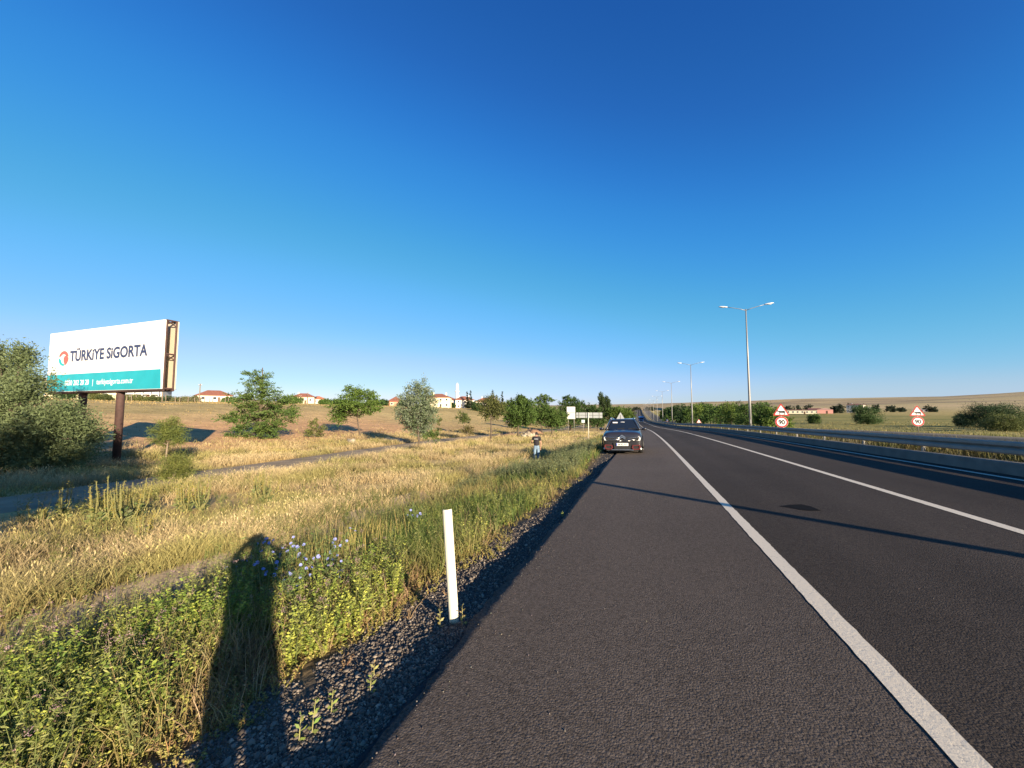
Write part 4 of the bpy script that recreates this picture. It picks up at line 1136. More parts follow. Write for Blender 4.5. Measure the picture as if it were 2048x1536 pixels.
# big silver-leaved tree left of the billboard
ptree('silver_tree', 75, 18.0, [(6, 735, 35, 34, .6), (46, 720, 23, 21, 0), (61, 775, 33, 36, -.6), (4, 800, 39, 44, 0), (-74, 760, 47, 48, .6), (-46, 850, 47, 48, -.4), (90, 838, 31, 27, -.9), (130, 826, 28, 21, -.6), (155, 850, 28, 24, -.5),
      (185, 872, 19, 21, -.3), (54, 860, 43, 36, 0), (100, 885, 47, 30, .2), (24, 905, 39, 32, .2), (84, 925, 43, 24, -.3), (145, 905, 35, 22, .2), (-36, 930, 31, 24, .4), (44, 700, 12, 10, 0), (-6, 705, 16, 14, .3)],
      'large silvery green bushy tree at the left edge, in front of the billboard pole', cols=((.15, .185, .09), (.095, .13, .05)), n=75000, leaf=.12, trunk=.17, aspect=.36, up=.25, spray=.36)
# feathery row along the side road
ptree('feathery_tree', 522, 38, [(513, 752, 26, 9), (505, 765, 14, 14), (535, 778, 18, 11), (518, 776, 22, 14), (478, 795, 22, 9), (505, 792, 28, 10), (545, 796, 30, 10), (580, 803, 18, 8), (520, 812, 40, 11), (475, 838, 34, 8), (500, 830, 40, 12),
      (560, 824, 36, 12), (583, 832, 18, 10), (540, 846, 34, 11), (505, 856, 34, 9), (470, 870, 20, 7), (520, 872, 34, 14), (535, 858, 26, 10), (525, 886, 18, 10)],
      'tall layered feathery green tree right of the billboard, with tiered branches down to the ground', cols=((.06, .115, .03), (.115, .16, .035)), n=17000, leaf=.22, flat=.7, trunk=.13, aspect=.3, depth=.9, trunk_top=7.0, spray=.36)
ptree('feathery_tree', 722, 47, [(706, 782, 18, 9), (728, 790, 28, 12), (700, 800, 26, 12), (745, 803, 16, 10), (680, 812, 24, 10), (720, 812, 36, 10), (672, 828, 18, 9), (695, 824, 24, 9), (748, 818, 12, 8), (678, 840, 14, 6), (730, 825, 14, 6)],
      'slim trunked feathery tree with a lopsided crown leaning left above the side road', cols=((.06, .12, .025), (.12, .17, .03)), n=10500, leaf=.24, flat=.5, trunk=.10, aspect=.34, depth=.9, spray=.42)
ptree('silver_tree', 840, 37, [(842, 772, 13, 14), (825, 785, 18, 16), (848, 792, 20, 18), (812, 803, 16, 16), (835, 808, 26, 20), (858, 812, 14, 22), (804, 824, 16, 14), (830, 832, 30, 18), (855, 835, 20, 22), (840, 852, 26, 16), (822, 846, 18, 14), (846, 865, 16, 8)],
      'silvery grey leafed tree with an upright ragged crown, standing beside the side road', cols=((.20, .225, .17), (.10, .15, .05)), n=16500, leaf=.17, trunk=.09, aspect=.36, up=.5, spray=.34)
ptree('sapling', 632, 42, [(627, 848, 10, 7), (634, 858, 16, 7), (626, 864, 16, 8), (638, 868, 12, 7), (630, 842, 4, 6)], 'small yellowish sapling between the two feathery trees', cols=(OLIVE, (.13, .15, .04)), n=1600, leaf=.16, flat=.3, trunk=.05, bark=PBARK, spray=.25)
ptree('pine', 338, 22, [(338, 848, 20, 7), (318, 862, 16, 6), (355, 862, 19, 8), (335, 870, 22, 8), (312, 880, 14, 5), (360, 880, 16, 6), (338, 886, 17, 6), (346, 842, 9, 5)],
      'young yellow green pine in front of the billboard shadow', cat='tree', cols=((.075, .11, .028), (.19, .21, .05)), n=8000, leaf=.13, trunk=.05, aspect=.13, up=.7, spray=.2, bark=PBARK)
ptree('pine', 350, 15.5, [(362, 916, 14, 7), (340, 930, 16, 10), (368, 930, 16, 8), (350, 945, 23, 10), (330, 952, 16, 8), (370, 950, 14, 10), (348, 965, 20, 7), (340, 916, 7, 6)],
      'young ragged pine at the near edge of the side road, below the other pine', cat='tree', cols=((.085, .11, .03), (.20, .21, .05)), n=7500, leaf=.11, trunk=.04, aspect=.13, up=.7, spray=.18, bark=PBARK)
ptree('sapling', 927, 62, [(926, 828, 8, 5), (924, 836, 12, 6), (932, 839, 11, 5)], 'small round headed sapling on a thin pale trunk in the field beyond the side road', cols=(GREEN, OLIVE), n=1200, leaf=.22, trunk=.05, bark=PBARK, spray=.3)
ptree('sapling', 935, 40, [(938, 856, 9, 5), (932, 862, 11, 5), (941, 866, 6, 5)], 'low brownish sapling on a bare stake just this side of the side road', cols=(OLIVE, (.15, .11, .05)), n=900, leaf=.14, trunk=.035, bark=PBARK, spray=.2)
ptree('sapling', 862, 28, [(852, 872, 8, 5), (868, 876, 9, 7), (860, 866, 8, 6), (872, 866, 5, 6)], 'thin staked sapling in front of the silvery grey tree', cols=(GREEN, LGREEN), n=900, leaf=.10, trunk=.035, bark=PBARK, spray=.15)
ptree('sapling', 879, 45, [(879, 845, 5, 8), (878, 856, 4, 6)], 'very thin upright sapling right of the silvery grey tree', cols=(OLIVE, PINE), n=500, leaf=.15, trunk=.03, bark=PBARK, spray=.15)
ptree('roadside_tree', 981, 43, [(985, 797, 12, 9), (972, 808, 14, 8), (995, 808, 14, 9), (982, 816, 22, 8), (972, 828, 12, 7), (996, 828, 10, 7), (985, 826, 14, 9), (1003, 818, 8, 8)],
      'slim brownish green tree on a tall bare trunk in front of the red roofed house', cols=((.075, .085, .028), (.11, .12, .035)), n=3800, leaf=.2, trunk=.085, spray=.35)
ptree('roadside_tree', 1035, 52, [(1035, 805, 18, 12), (1020, 815, 14, 12), (1055, 812, 18, 14), (1040, 824, 28, 14), (1018, 832, 12, 10), (1058, 832, 14, 12), (1036, 842, 22, 12), (1046, 796, 8, 6)],
      'dense round green tree above the red earth bank, left of its shorter neighbour', cols=(GREEN, (.085, .14, .03)), n=13000, leaf=.22, trunk=.12)
ptree('roadside_tree', 1104, 60, [(1085, 822, 20, 12), (1105, 828, 22, 12), (1120, 836, 14, 12), (1092, 838, 20, 12), (1108, 846, 22, 9), (1075, 830, 10, 10)],
      'low spreading green tree left of the blank white sign', cols=(GREEN, (.085, .14, .03)), n=11000, leaf=.24, trunk=.12)
ptree('roadside_tree', 1083, 88, [(1083, 795, 12, 6), (1095, 800, 12, 5), (1077, 802, 8, 5), (1085, 808, 14, 8), (1085, 822, 12, 8)],
      'taller tree with tiered branches poking above the green tree bank', cols=(GREEN, LGREEN), n=2600, leaf=.34, flat=.5, trunk=.14)
ptree('roadside_tree', 1140, 90, [(1133, 797, 9, 6), (1142, 804, 14, 9), (1155, 810, 14, 9), (1128, 815, 12, 12), (1145, 822, 20, 14), (1140, 838, 22, 14), (1160, 830, 12, 16), (1125, 832, 8, 12)],
      'dark green tall tree directly behind the blank white sign', cols=(DGREEN, GREEN), n=10000, leaf=.34, trunk=.2)
ptree('roadside_tree', 1180, 112, [(1175, 818, 14, 7), (1188, 822, 14, 9), (1168, 832, 14, 12), (1185, 838, 18, 12)],
      'dark green tree behind the long direction sign', cols=(DGREEN, GREEN), n=7000, leaf=.4, trunk=.2)
ptree('poplar', 1208, 150, [(1202, 798, 5, 12), (1206, 812, 7, 18), (1214, 804, 6, 12), (1216, 820, 7, 16), (1205, 832, 8, 12)],
      'tall columnar poplar rising above the dark trees behind the direction sign', cols=(DGREEN, (.06, .085, .03)), n=11000, leaf=.42, trunk=.25, up=1.6, aspect=.4, spray=.5)
ptree('roadside_tree', 1226, 118, [(1222, 826, 12, 9), (1236, 822, 14, 7), (1250, 826, 14, 8), (1230, 838, 16, 10), (1250, 838, 14, 10), (1262, 832, 8, 9)],
      'bright green roadside tree mass above the parked car', cols=(GREEN, LGREEN), n=11000, leaf=.4, trunk=.2)
ptree('roadside_tree', 1194, 95, [(1190, 838, 10, 9), (1202, 842, 10, 9), (1196, 848, 12, 8)], 'low dark bush between the direction sign and the parked car', cat='bush', cols=(DGREEN, GREEN), n=1800, leaf=.34, trunk=.1)
# conifers among the houses
for px, D, top, hw, lb in ((934, 232, 785, 5, 'small dark conifer left of the taller one by the white house'), (940.5, 230, 781, 6, 'dark pointed conifer beside the white house chimney'),
                           (985, 235, 780, 8, 'tallest dark spired conifer before the wide pale house'), (1004, 225, 784, 7, 'dark spired conifer right of the tallest one'), (1022, 225, 796, 6, 'short dark conifer behind the round green tree')):
    b = onground(px, D); H = at(px, top, D).z - b.z; s_ = D / 770
    lo = [((0, 0, H * t), (max(.25, hw * s_ * (1 - t) * 1.0), max(.25, hw * s_ * (1 - t)), H * .07)) for t in (.15, .28, .4, .52, .63, .74, .83, .92, .97)]
    tree('conifer', b, lo, lb, 'tree', 'conifers in the village', cols=((.02, .035, .02), (.035, .05, .022)), n=1500, leaf=.55, flat=.5, trunk=.2, limb=False)
# right-hand grove along the far carriageway
gv = [(1545, 84, 812, 26, LGREEN), (1520, 86, 806, 28, GREEN), (1492, 92, 807, 26, GREEN), (1462, 98, 806, 22, LGREEN), (1440, 106, 808, 22, GREEN), (1420, 116, 808, 20, GREEN), (1399, 128, 806, 18, LGREEN), (1383, 140, 807, 17, GREEN), (1368, 156, 808, 15, DGREEN),
      (1355, 176, 810, 13, DGREEN), (1345, 205, 812, 11, GREEN), (1336, 240, 815, 9, DGREEN), (1328, 280, 818, 8, GREEN), (1532, 104, 806, 24, DGREEN), (1475, 116, 804, 22, DGREEN), (1410, 140, 806, 20, DGREEN)]
tint = {LGREEN: 'yellowish green', GREEN: 'mid green', DGREEN: 'dark green'}
side = ['at the right end of the grove', 'second from the right end of the grove', 'just left of the nearest lamp pole', 'in the middle of the grove front', 'left of the grove middle', 'right of the second lamp pole', 'right beside the second lamp pole', 'just left of the second lamp pole',
        'in the shaded left part of the grove', 'near the left end of the grove', 'small, towards the far end of the grove', 'small, at the far end of the grove', 'tiny, last and farthest of the grove', 'behind the nearest lamp pole, in the second row', 'in the second row behind the grove middle', 'in the second row behind the second lamp pole']
for (px, D, top, hw, cl), sd_ in zip(gv, side):
    b = onground(px, D); H = at(px, top, D).z - b.z; W_ = hw * D / 770
    lo = []
    for k in range(9):
        t = random.uniform(.12, .86); a = random.uniform(0, 6.28); rr = W_ * random.uniform(.1, .62) * (1.15 - abs(t - .45))
        lo.append(((rr * math.cos(a), rr * math.sin(a), H * t), (W_ * random.uniform(.38, .6), W_ * random.uniform(.38, .6), H * random.uniform(.12, .2))))
    lo.append(((0, 0, H * .87), (W_ * .4, W_ * .4, H * .13))); lo.append(((0, 0, H * .5), (W_ * .8, W_ * .8, H * .4)))
    tree('grove_tree', b, lo, 'leafy %s tree %s' % (tint[cl], sd_), 'tree', 'trees of the grove beyond the far carriageway', cols=(cl, tuple(c * 1.5 for c in cl)), n=5200, leaf=.30 * max(1, D / 110), trunk=.16, up=-.15)
def bushy(px, D, top, hw, lb, cl=GREEN, n=4000, name='field_tree', cat='tree', grp=None):
    b = onground(px, D); H = at(px, top, D).z - b.z; W_ = hw * D / 770; lo = []
    for k in range(9):
        t = random.uniform(.18, .8); a = random.uniform(0, 6.28); rr = W_ * random.uniform(.2, .62)
        lo.append(((rr * math.cos(a), rr * math.sin(a), H * t), (W_ * random.uniform(.3, .5), W_ * random.uniform(.3, .5), H * random.uniform(.15, .24))))
    lo.append(((0, 0, H * .45), (W_ * .75, W_ * .75, H * .42))); lo.append(((0, 0, H * .2), (W_ * .8, W_ * .7, H * .2)))
    return tree(name, b, lo, lb, cat, grp, cols=(cl, tuple(c * 1.55 for c in cl)), n=int(n * 2.6), leaf=.27 * max(.55, D / 110), trunk=.05 * max(1, H))
bushy(1733, 105, 810, 28, 'round green bush in the field between the two cattle signs', (.05, .085, .028), 5000)
bushy(1626, 118, 827, 13, 'low green bush in front of the cream farm shed', (.055, .09, .025), 2200)
bushy(1572, 84, 832, 14, 'low yellow green bush at the foot of the grove beside the first cattle sign', LGREEN, 1500)
bushy(1968, 78, 806, 44, 'broad dark green tree at the right edge, left of its neighbour', (.028, .05, .022), 7000)
bushy(2040, 66, 802, 52, 'broad dark green tree cut by the right edge of the view', (.035, .06, .022), 7000)
bushy(2005, 60, 826, 40, 'lower olive green bush before the two broad trees at the right edge', (.07, .085, .025), 4500)
bushy(1925, 84, 822, 18, 'small dark bush left of the broad trees at the right edge', (.028, .05, .022), 2200)
for px, D, top, hw, lb in ((1680, 380, 807, 9, 'dark far tree right of the pink barn'), (1668, 385, 811, 7, 'small dark far tree beside the pink barn roof'), (1752, 390, 808, 7, 'dark far tree right of the round green bush'), (1782, 400, 811, 11, 'wide dark far tree left of the second speed sign'),
                           (1862, 395, 810, 12, 'wide dark far tree right of the second speed sign'), (1594, 380, 810, 9, 'dark far tree above the cream farm shed'), (1575, 375, 811, 10, 'dark far tree above the left end of the cream farm shed'), (1618, 380, 808, 9, 'dark far tree above the purple brown shed'), (1803, 410, 814, 8, 'low dark far tree just left of the second speed sign'), (1700, 405, 806, 5, 'thin dark far tree beside the tall white farmhouse')):
    bushy(px, D, top, hw, lb, (.022, .035, .02), 700, 'far_tree', 'tree', 'far trees round the farm')
for px, D, top, hw, lb in ((1258, 700, 815, 12, 'dark far tree left of the distant end of the motorway'), (1272, 950, 814, 10, 'tiny dark tree closing the distant end of the motorway'), (1300, 800, 814, 14, 'dark far tree right of the distant end of the motorway')):
    bushy(px, D, top, hw, lb, (.025, .035, .02), 500, 'far_tree', 'tree', 'far trees at the end of the motorway')
# trees and hedge by the village fence, seen under the billboard and beside it
for i, (px, D, top, hw, lb, cl) in enumerate(((128, 118, 788, 18, 'dark green orchard tree left of the rear billboard pole', DGREEN), (188, 116, 787, 16, 'olive green orchard tree between the two billboard poles', OLIVE), (212, 114, 791, 14, 'small orchard tree just left of the front billboard pole', (.06, .075, .025)),
      (262, 114, 794, 16, 'olive orchard tree right of the front billboard pole', OLIVE), (284, 114, 796, 14, 'low olive orchard tree before the columned house', (.09, .10, .035)), (306, 114, 795, 12, 'low green orchard tree at the columned house corner', (.07, .085, .03)),
      (336, 122, 797, 16, 'dark green hedge bush right of the first fence pole', DGREEN), (358, 122, 798, 16, 'olive hedge bush in the middle of the fence', (.085, .095, .03)), (378, 122, 795, 16, 'pale olive hedge bush left of the leaning pole', (.12, .12, .05)), (470, 150, 797, 18, 'green bush behind the left branches of the tall feathery tree', GREEN), (590, 205, 796, 15, 'green bush behind the right branches of the tall feathery tree', GREEN),
      (648, 215, 801, 10, 'small green bush left of the lopsided feathery tree', GREEN), (768, 210, 801, 9, 'small dark bush right of the lopsided feathery tree', DGREEN), (955, 190, 806, 14, 'dark bush before the wide pale house', DGREEN), (1008, 180, 806, 12, 'dark bush right of the slim brownish tree', DGREEN), (905, 235, 809, 6, 'dark bush between the two cream houses', DGREEN),
      (452, 160, 799, 10, 'green bush right of the white bungalow', GREEN), (575, 215, 799, 12, 'green bush left of the small pale house', (.05, .08, .025)), (668, 225, 803, 12, 'dark green bush below the left part of the lopsided crown', DGREEN), (690, 228, 804, 10, 'round green bush behind the trunk of the lopsided tree', GREEN),
      (752, 216, 803, 10, 'green bush behind the right part of the lopsided crown', GREEN), (806, 212, 802, 9, 'dark bush beside the low brick red house', DGREEN), (850, 220, 806, 10, 'green bush behind the crown of the silvery grey tree', GREEN), (944, 236, 806, 8, 'dark bush in front of the white house chimney', DGREEN), (990, 205, 804, 10, 'green bush in front of the wide pale house', GREEN), (1060, 120, 812, 16, 'wide green bush behind the red earth bank', GREEN))):
    bushy(px, D, top - 3, hw * 1.15, lb, cl, 2000, 'orchard_tree', 'tree', 'orchard and hedge along the village')
# outside the view on the left: it shades the track and the billboard pole
for sx_, sy_, k_, lb in ((-9.3, -.8, 1.0, 'bushy tree outside the view whose shadow lies across the side road'), (-13.2, -1.6, 1.05, 'second bushy tree outside the view, left of the channel, shading the silvery tree')):
    sb = Vector((sx_, sy_, gz(sx_, sy_)))
    tree('shade_tree', sb, [(tuple(k_ * np.array(c)), tuple(k_ * np.array(q))) for c, q in (((0, 0, 4.0), (2.1, 2.1, 1.7)), ((1.3, .9, 3.2), (1.6, 1.5, 1.3)), ((-1.4, -.8, 3.4), (1.7, 1.7, 1.3)), ((.2, .3, 5.4), (1.3, 1.3, .9)), ((-1.0, 1.0, 2.4), (1.5, 1.4, 1.1)), ((1.0, -1.3, 2.4), (1.4, 1.4, 1.1)), ((0, 0, 1.6), (1.6, 1.6, .9)))],
         lb, cols=(SILVER, OLIVE), n=22000, leaf=.19, trunk=.16)

# ------------------------------------------------------------------ grass, weeds, gravel
AXIS = math.degrees(-PSI)
def scatter(n, r0, r1, a0=-80, a1=42, p=1.0):
    """points round the camera foot, thinning out with distance; returns x, y, u, r"""
    t = rng.uniform(0, 1, n)
    r = r0 * (r1 / r0) ** t if p == 1 else (r0 ** (1 - p) + t * (r1 ** (1 - p) - r0 ** (1 - p))) ** (1 / (1 - p))
    a = np.radians(rng.uniform(a0, a1, n))
    x = r * np.sin(a); y = r * np.cos(a)
    return x, y, x - off(y), r
def pick(mask, *arr): return [a[mask] for a in arr]
def P3(x, y, dz=-.02): return np.stack([x, y, G(x, y) + dz], 1)
STRAW = np.array((.36, .26, .12)); STRAWT = np.array((.57, .445, .245))
def on_track(x, y, w=1.8): return np.abs(x - off(y) - sr_u(y)) < w

MAN = at(1073, 880, 23.6)
def near_man(x, y):
    t = np.clip((x * MAN.x + y * MAN.y) / (MAN.x ** 2 + MAN.y ** 2), .74, 1.04)
    return np.hypot(x - MAN.x * t, y - MAN.y * t) < .75

# dry straw-coloured grass left of the channel, up to and past the side road
vb = VB()
x, y, u, r = scatter(520000, 4.5, 75, -76, 6)
d = -u
den = fbm(x / 1.3, y / 1.3, 81, 3) * .6 + fbm(x / 5, y / 5, 82, 3) * .5
keep = (d > np.where(y < 4.9, 7.0, 6.75 - .9 * (den > .52))) & (d < 36 + (den - .5) * 20) & (~on_track(x, y, 1.75 + .9 * (den - .5))) & (den > rng.uniform(.34, .68, len(x)))
keep &= ~((d > 26) & (rng.uniform(0, 1, len(x)) < np.clip((d - 26) / 10, 0, .85)))
x, y, u, r, den = pick(keep, x, y, u, r, den)
n = len(x); d = -u
gr_ = sstep(.46, .66, fbm(x / 2.2, y / 2.2, 83, 3))[:, None] * .62
tw = np.clip(fbm(x / 2.5, y / 2.5, 85, 3)[:, None] * 1.6 - .3, 0, 1)
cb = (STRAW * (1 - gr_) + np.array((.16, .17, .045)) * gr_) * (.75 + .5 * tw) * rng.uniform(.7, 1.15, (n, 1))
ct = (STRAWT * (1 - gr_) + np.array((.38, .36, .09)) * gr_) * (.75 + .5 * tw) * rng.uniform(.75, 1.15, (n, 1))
h = (.04 + .74 * den ** 1.8) * rng.uniform(.4, 1.4, n)
vb.blades(P3(x, y), h, .0035 + .0008 * r, rng.uniform(.15, 1.1, n), cb * .8, ct)
# seed heads
k = rng.uniform(0, 1, n) < .10
hp = P3(x[k], y[k]); hp[:, 2] += h[k] * 1.0; m_ = len(hp)
vb.leaves(hp, np.stack([rng.normal(0, .4, m_), rng.normal(0, .4, m_), np.ones(m_)], 1), rng.uniform(.04, .09, m_), .005 + .0009 * r[k], ct[k] * 1.05)
tag(vb.build('dry_grass', LEAF), kind='stuff')

# stubble and low tufts of the rising field
vb = VB()
x, y, u, r = scatter(120000, 24, 230, -76, 2, 1.3)
d = -u; den = fbm(x / 4, y / 4, 91, 3)
dn = d + (fbm(x / 14, y / 14, 50, 4) - .5) * 16
keep = (d > 24) & (~on_track(x, y, 2.2)) & (den > rng.uniform(.35, .75, len(x))) & ((rng.uniform(0, 1, len(x)) < .10) | (dn < 31) | (dn > 80))
x, y, u, r, den = pick(keep, x, y, u, r, den); n = len(x)
c0 = np.where((vn(x / 9, y / 9, 92) > .55)[:, None], np.array((.24, .20, .08)), np.array((.36, .26, .11))) * rng.uniform(.7, 1.15, (n, 1))
vb.blades(P3(x, y), rng.uniform(.08, .24, n) * (1 + .003 * r), .012 + .0011 * r, rng.uniform(.1, .5, n), c0 * .8, c0 * 1.1)
tag(vb.build('field_stubble', LEAF), kind='stuff')

# green and yellowing grass on the bank between gravel and channel
vb = VB()
x, y, u, r = scatter(170000, 2.2, 70, -72, 8)
d = -u; den = fbm(x / .8, y / .8, 101, 3)
edge = 2.5 + (fbm(x / .9, y / .9, 102, 3) - .5) * .8 - .5 * sstep(5, 9, y)
keep = (d > edge) & (d < 5.7 + .2 * den) & (den > rng.uniform(.25, .7, len(x))) & (rng.uniform(0, 1, len(x)) < .34 + .66 * sstep(3.6, 5.2, y + (den - .5) * 3))
keep |= (d > edge) & (d < 7.3) & (y > 14) & (den > rng.uniform(.25, .7, len(x)))
keep |= (d > 5.4) & (d < 7.3) & (rng.uniform(0, 1, len(x)) < .05 + .35 * sstep(4.5, 8, y) + .5 * (fbm(x / 1.5, y / 1.5, 107, 2) > .6))
keep &= (~near_man(x, y)) | (rng.uniform(0, 1, len(x)) < .3)
x, y, u, r, den = pick(keep, x, y, u, r, den); n = len(x)
t = np.clip(sstep(.42, .62, fbm(x / 1.7, y / 1.7, 103, 3)) + .8 * (1 - sstep(3.2, 5, y)), 0, 1)[:, None]
cb = (np.array((.06, .095, .022)) * (1 - t) + np.array((.20, .16, .055)) * t) * rng.uniform(.7, 1.25, (n, 1))
ct = (np.array((.13, .18, .04)) * (1 - t) + np.array((.38, .30, .12)) * t) * rng.uniform(.7, 1.2, (n, 1))
h = rng.uniform(.14, .42, n) * (.7 + .6 * den)
vb.blades(P3(x, y), h, .0035 + .0009 * r, rng.uniform(.1, .9, n), cb, ct)
tag(vb.build('bank_grass', LEAF), kind='stuff')

# leafy weeds: stems with leaves all the way up
def weeds(vb, x, y, hmin, hmax, nst, nlf, lf, c_lo, c_hi, spread=.35, wid=.4, stemc=(.16, .17, .06)):
    if hmax > .3:
        q = ~near_man(x, y); x, y = x[q], y[q]
    n = len(x)
    if n == 0: return
    P = P3(x, y)
    si = np.repeat(np.arange(n), nst); m = len(si)
    hh = rng.uniform(hmin, hmax, n)[si] * rng.uniform(.6, 1.1, m)
    az = rng.uniform(0, 2 * np.pi, m); sp = rng.uniform(.1, spread, m) * hh
    B = P[si] + np.stack([np.cos(az), np.sin(az), 0 * az], 1) * .03
    tip = B + np.stack([np.cos(az) * sp, np.sin(az) * sp, hh], 1)
    sd = np.cross(tip - B, rng.normal(size=(m, 3))); sd /= np.linalg.norm(sd, axis=1, keepdims=True)
    wv = sd * .003
    sc = jitter(stemc, m)
    mid = (B + tip) / 2 - np.stack([np.cos(az), np.sin(az), 0 * az], 1) * (sp * .12)[:, None]
    vb.put(np.stack([B - wv, B + wv, mid - wv * .8, mid + wv * .8, tip], 1), sc[:, None, :], [(0, 1, 3, 2)], [(2, 3, 4)])
    li = np.repeat(np.arange(m), nlf); k = len(li); t = rng.uniform(.08, 1.0, k)
    bq = ((1 - t) ** 2)[:, None] * B[li] + (2 * t * (1 - t))[:, None] * mid[li] + (t ** 2)[:, None] * tip[li]
    a2 = rng.uniform(0, 2 * np.pi, k)
    dr = np.stack([np.cos(a2), np.sin(a2), rng.uniform(-.1, .9, k)], 1)
    tone = rng.uniform(0, 1, n)[si][li] * .6 + .4 * rng.uniform(0, 1, k)
    c = np.array(c_lo)[None] * (1 - tone[:, None]) + np.array(c_hi)[None] * tone[:, None]
    L = lf * rng.uniform(.5, 1.3, k) * (1.15 - .6 * t)
    vb.leaves(bq, dr, L, L * wid, c * rng.uniform(.8, 1.2, (k, 1)))
    return tip
def edge_of(x, y): return 2.35 + (fbm(x / .9, y / .9, 102, 3) - .5) * .8 - .5 * sstep(5, 9, y)
vb = VB()
x, y, u, r = scatter(6200, 1.9, 26, -74, 6); d = -u
edge = edge_of(x, y)
k = (d > edge + .15) & (d < 5.6) & (fbm(x / 1.1, y / 1.1, 111, 2) > .40)
xa, ya = x[k], y[k]; half = rng.uniform(0, 1, len(xa)) < .55
weeds(vb, xa[half], ya[half], .1, .42, 4, 24, .038, (.07, .115, .022), (.46, .44, .11), wid=.5)
tp = weeds(vb, xa[~half], ya[~half], .3, .66, 3, 14, .05, (.08, .12, .035), (.32, .31, .11), wid=.22)
x, y, u, r = scatter(2600, 1.9, 26, -74, 4); d = -u
k = (d > edge_of(x, y)) & (d < 7.4) & (fbm(x / .9, y / .9, 113, 2) > .5)
weeds(vb, x[k], y[k], .12, .42, 5, 9, .03, (.16, .10, .05), (.34, .25, .12), spread=.9, wid=.3, stemc=(.30, .21, .11))
# growth inside and over the channel
x, y, u, r = scatter(9000, 4.4, 60, -62, 2); d = -u
k = (d > 5.1) & (d < 7.5) & (y > 4.9) & (fbm(x / 1.2, y / 1.2, 117, 2) > .33)
weeds(vb, x[k], y[k], .3, .75, 4, 12, .05, (.10, .11, .035), (.28, .24, .09), wid=.25)
# low yellowing mat at the gravel's edge
x, y, u, r = scatter(6500, 1.9, 22, -66, 4); d = -u
edge = edge_of(x, y) - .12 + (fbm(x / .5, y / .5, 122, 3) - .5) * .4
k = (d > edge) & (d < edge + 1.0) & (rng.uniform(0, 1, len(x)) < .85)
weeds(vb, x[k], y[k], .05, .17, 4, 14, .022, (.15, .15, .035), (.42, .37, .12), spread=.9, wid=.5, stemc=(.3, .2, .08))
# dense green corner in the near left
x, y, u, r = scatter(1900, 1.7, 6.8, -78, -34); d = -u
k = (d > 2.45) & (d < 5.6) & (y < 4.2) & (fbm(x / .55, y / .55, 161, 3) > .51)
weeds(vb, x[k], y[k], .1, .5, 5, 30, .04, (.065, .12, .02), (.46, .47, .09), wid=.5)
k2 = k & (fbm(x / .45, y / .45, 162, 2) > .55)
weeds(vb, x[k2], y[k2], .25, .6, 4, 26, .06, (.05, .11, .02), (.34, .40, .07), wid=.45)
tp = weeds(vb, x[k][::3], y[k][::3], .35, .8, 3, 16, .055, (.08, .13, .025), (.33, .34, .10), wid=.22)
# a taller fringe leaning over the channel and dead stalks between
x, y, u, r = scatter(1500, 3.0, 7.5, -78, -38); d = -u
k = (d > 4.7) & (d < 5.7) & (fbm(x / .8, y / .8, 163, 2) > .52)
weeds(vb, x[k], y[k], .45, .95, 4, 15, .05, (.07, .11, .03), (.42, .39, .13), wid=.27)
x, y, u, r = scatter(2800, 1.8, 8, -78, -20); d = -u
k = (d > 2.5) & (d < 6.0) & (fbm(x / .6, y / .6, 164, 2) > .53)
weeds(vb, x[k], y[k], .2, .6, 3, 5, .03, (.24, .17, .09), (.46, .36, .2), spread=.8, wid=.25, stemc=(.40, .30, .16))
# matted brown dead plants by the gravel's edge
for cx0, cy0, sx0, sy0, nn in ((-2.85, 3.5, .28, .42, 150), (-3.15, 2.75, .22, .3, 80), (-3.3, 4.4, .25, .4, 70)):
    xx = rng.normal(cx0, sx0, nn); yy = rng.normal(cy0, sy0, nn)
    weeds(vb, xx, yy, .08, .26, 6, 9, .024, (.17, .105, .055), (.40, .27, .14), spread=1.0, wid=.45, stemc=(.30, .20, .11))
# fuzzy purple-brown heads on some of them
if tp is not None:
    hd = tp[rng.uniform(0, 1, len(tp)) < .4]; m_ = len(hd)
    for q in range(22):
        vb.leaves(hd + rng.normal(0, .011, (m_, 3)), rng.normal(size=(m_, 3)) + np.array([0, 0, .6]), np.full(m_, .014), np.full(m_, .004), jitter((.36, .24, .24), m_))
tag(vb.build('roadside_weeds', LEAF), kind='stuff')
# weeds scattered through the straw and along the channel's far bank
vb = VB()
x, y, u, r = scatter(2600, 4.5, 45, -76, 4); d = -u
k = (d > 6.9) & (d < 17) & (~on_track(x, y, 2.3)) & (fbm(x / 3, y / 3, 131, 3) > .53)
weeds(vb, x[k], y[k], .25, .55, 4, 12, .06, (.10, .12, .03), (.24, .23, .075), wid=.3)
x, y, u, r = scatter(1500, 5.5, 30, -76, -20); d = -u
k = (d > 12.5) & (d < 15.8) & (y < 22) & (fbm(x / 2, y / 2, 132, 2) > .45)
weeds(vb, x[k], y[k], .5, .95, 4, 18, .075, (.11, .13, .03), (.26, .25, .07), wid=.25)
# grey-green and purple shrubs before the parked car
x, y, u, r = scatter(3000, 13, 34, -34, -6); d = -u
k = (d > 2.3) & (d < 6.2) & (fbm(x / 2.5, y / 2.5, 133, 2) > .38)
weeds(vb, x[k], y[k], .35, .8, 5, 14, .075, (.09, .13, .06), (.22, .23, .12), wid=.3)
tag(vb.build('field_weeds', LEAF), kind='stuff')

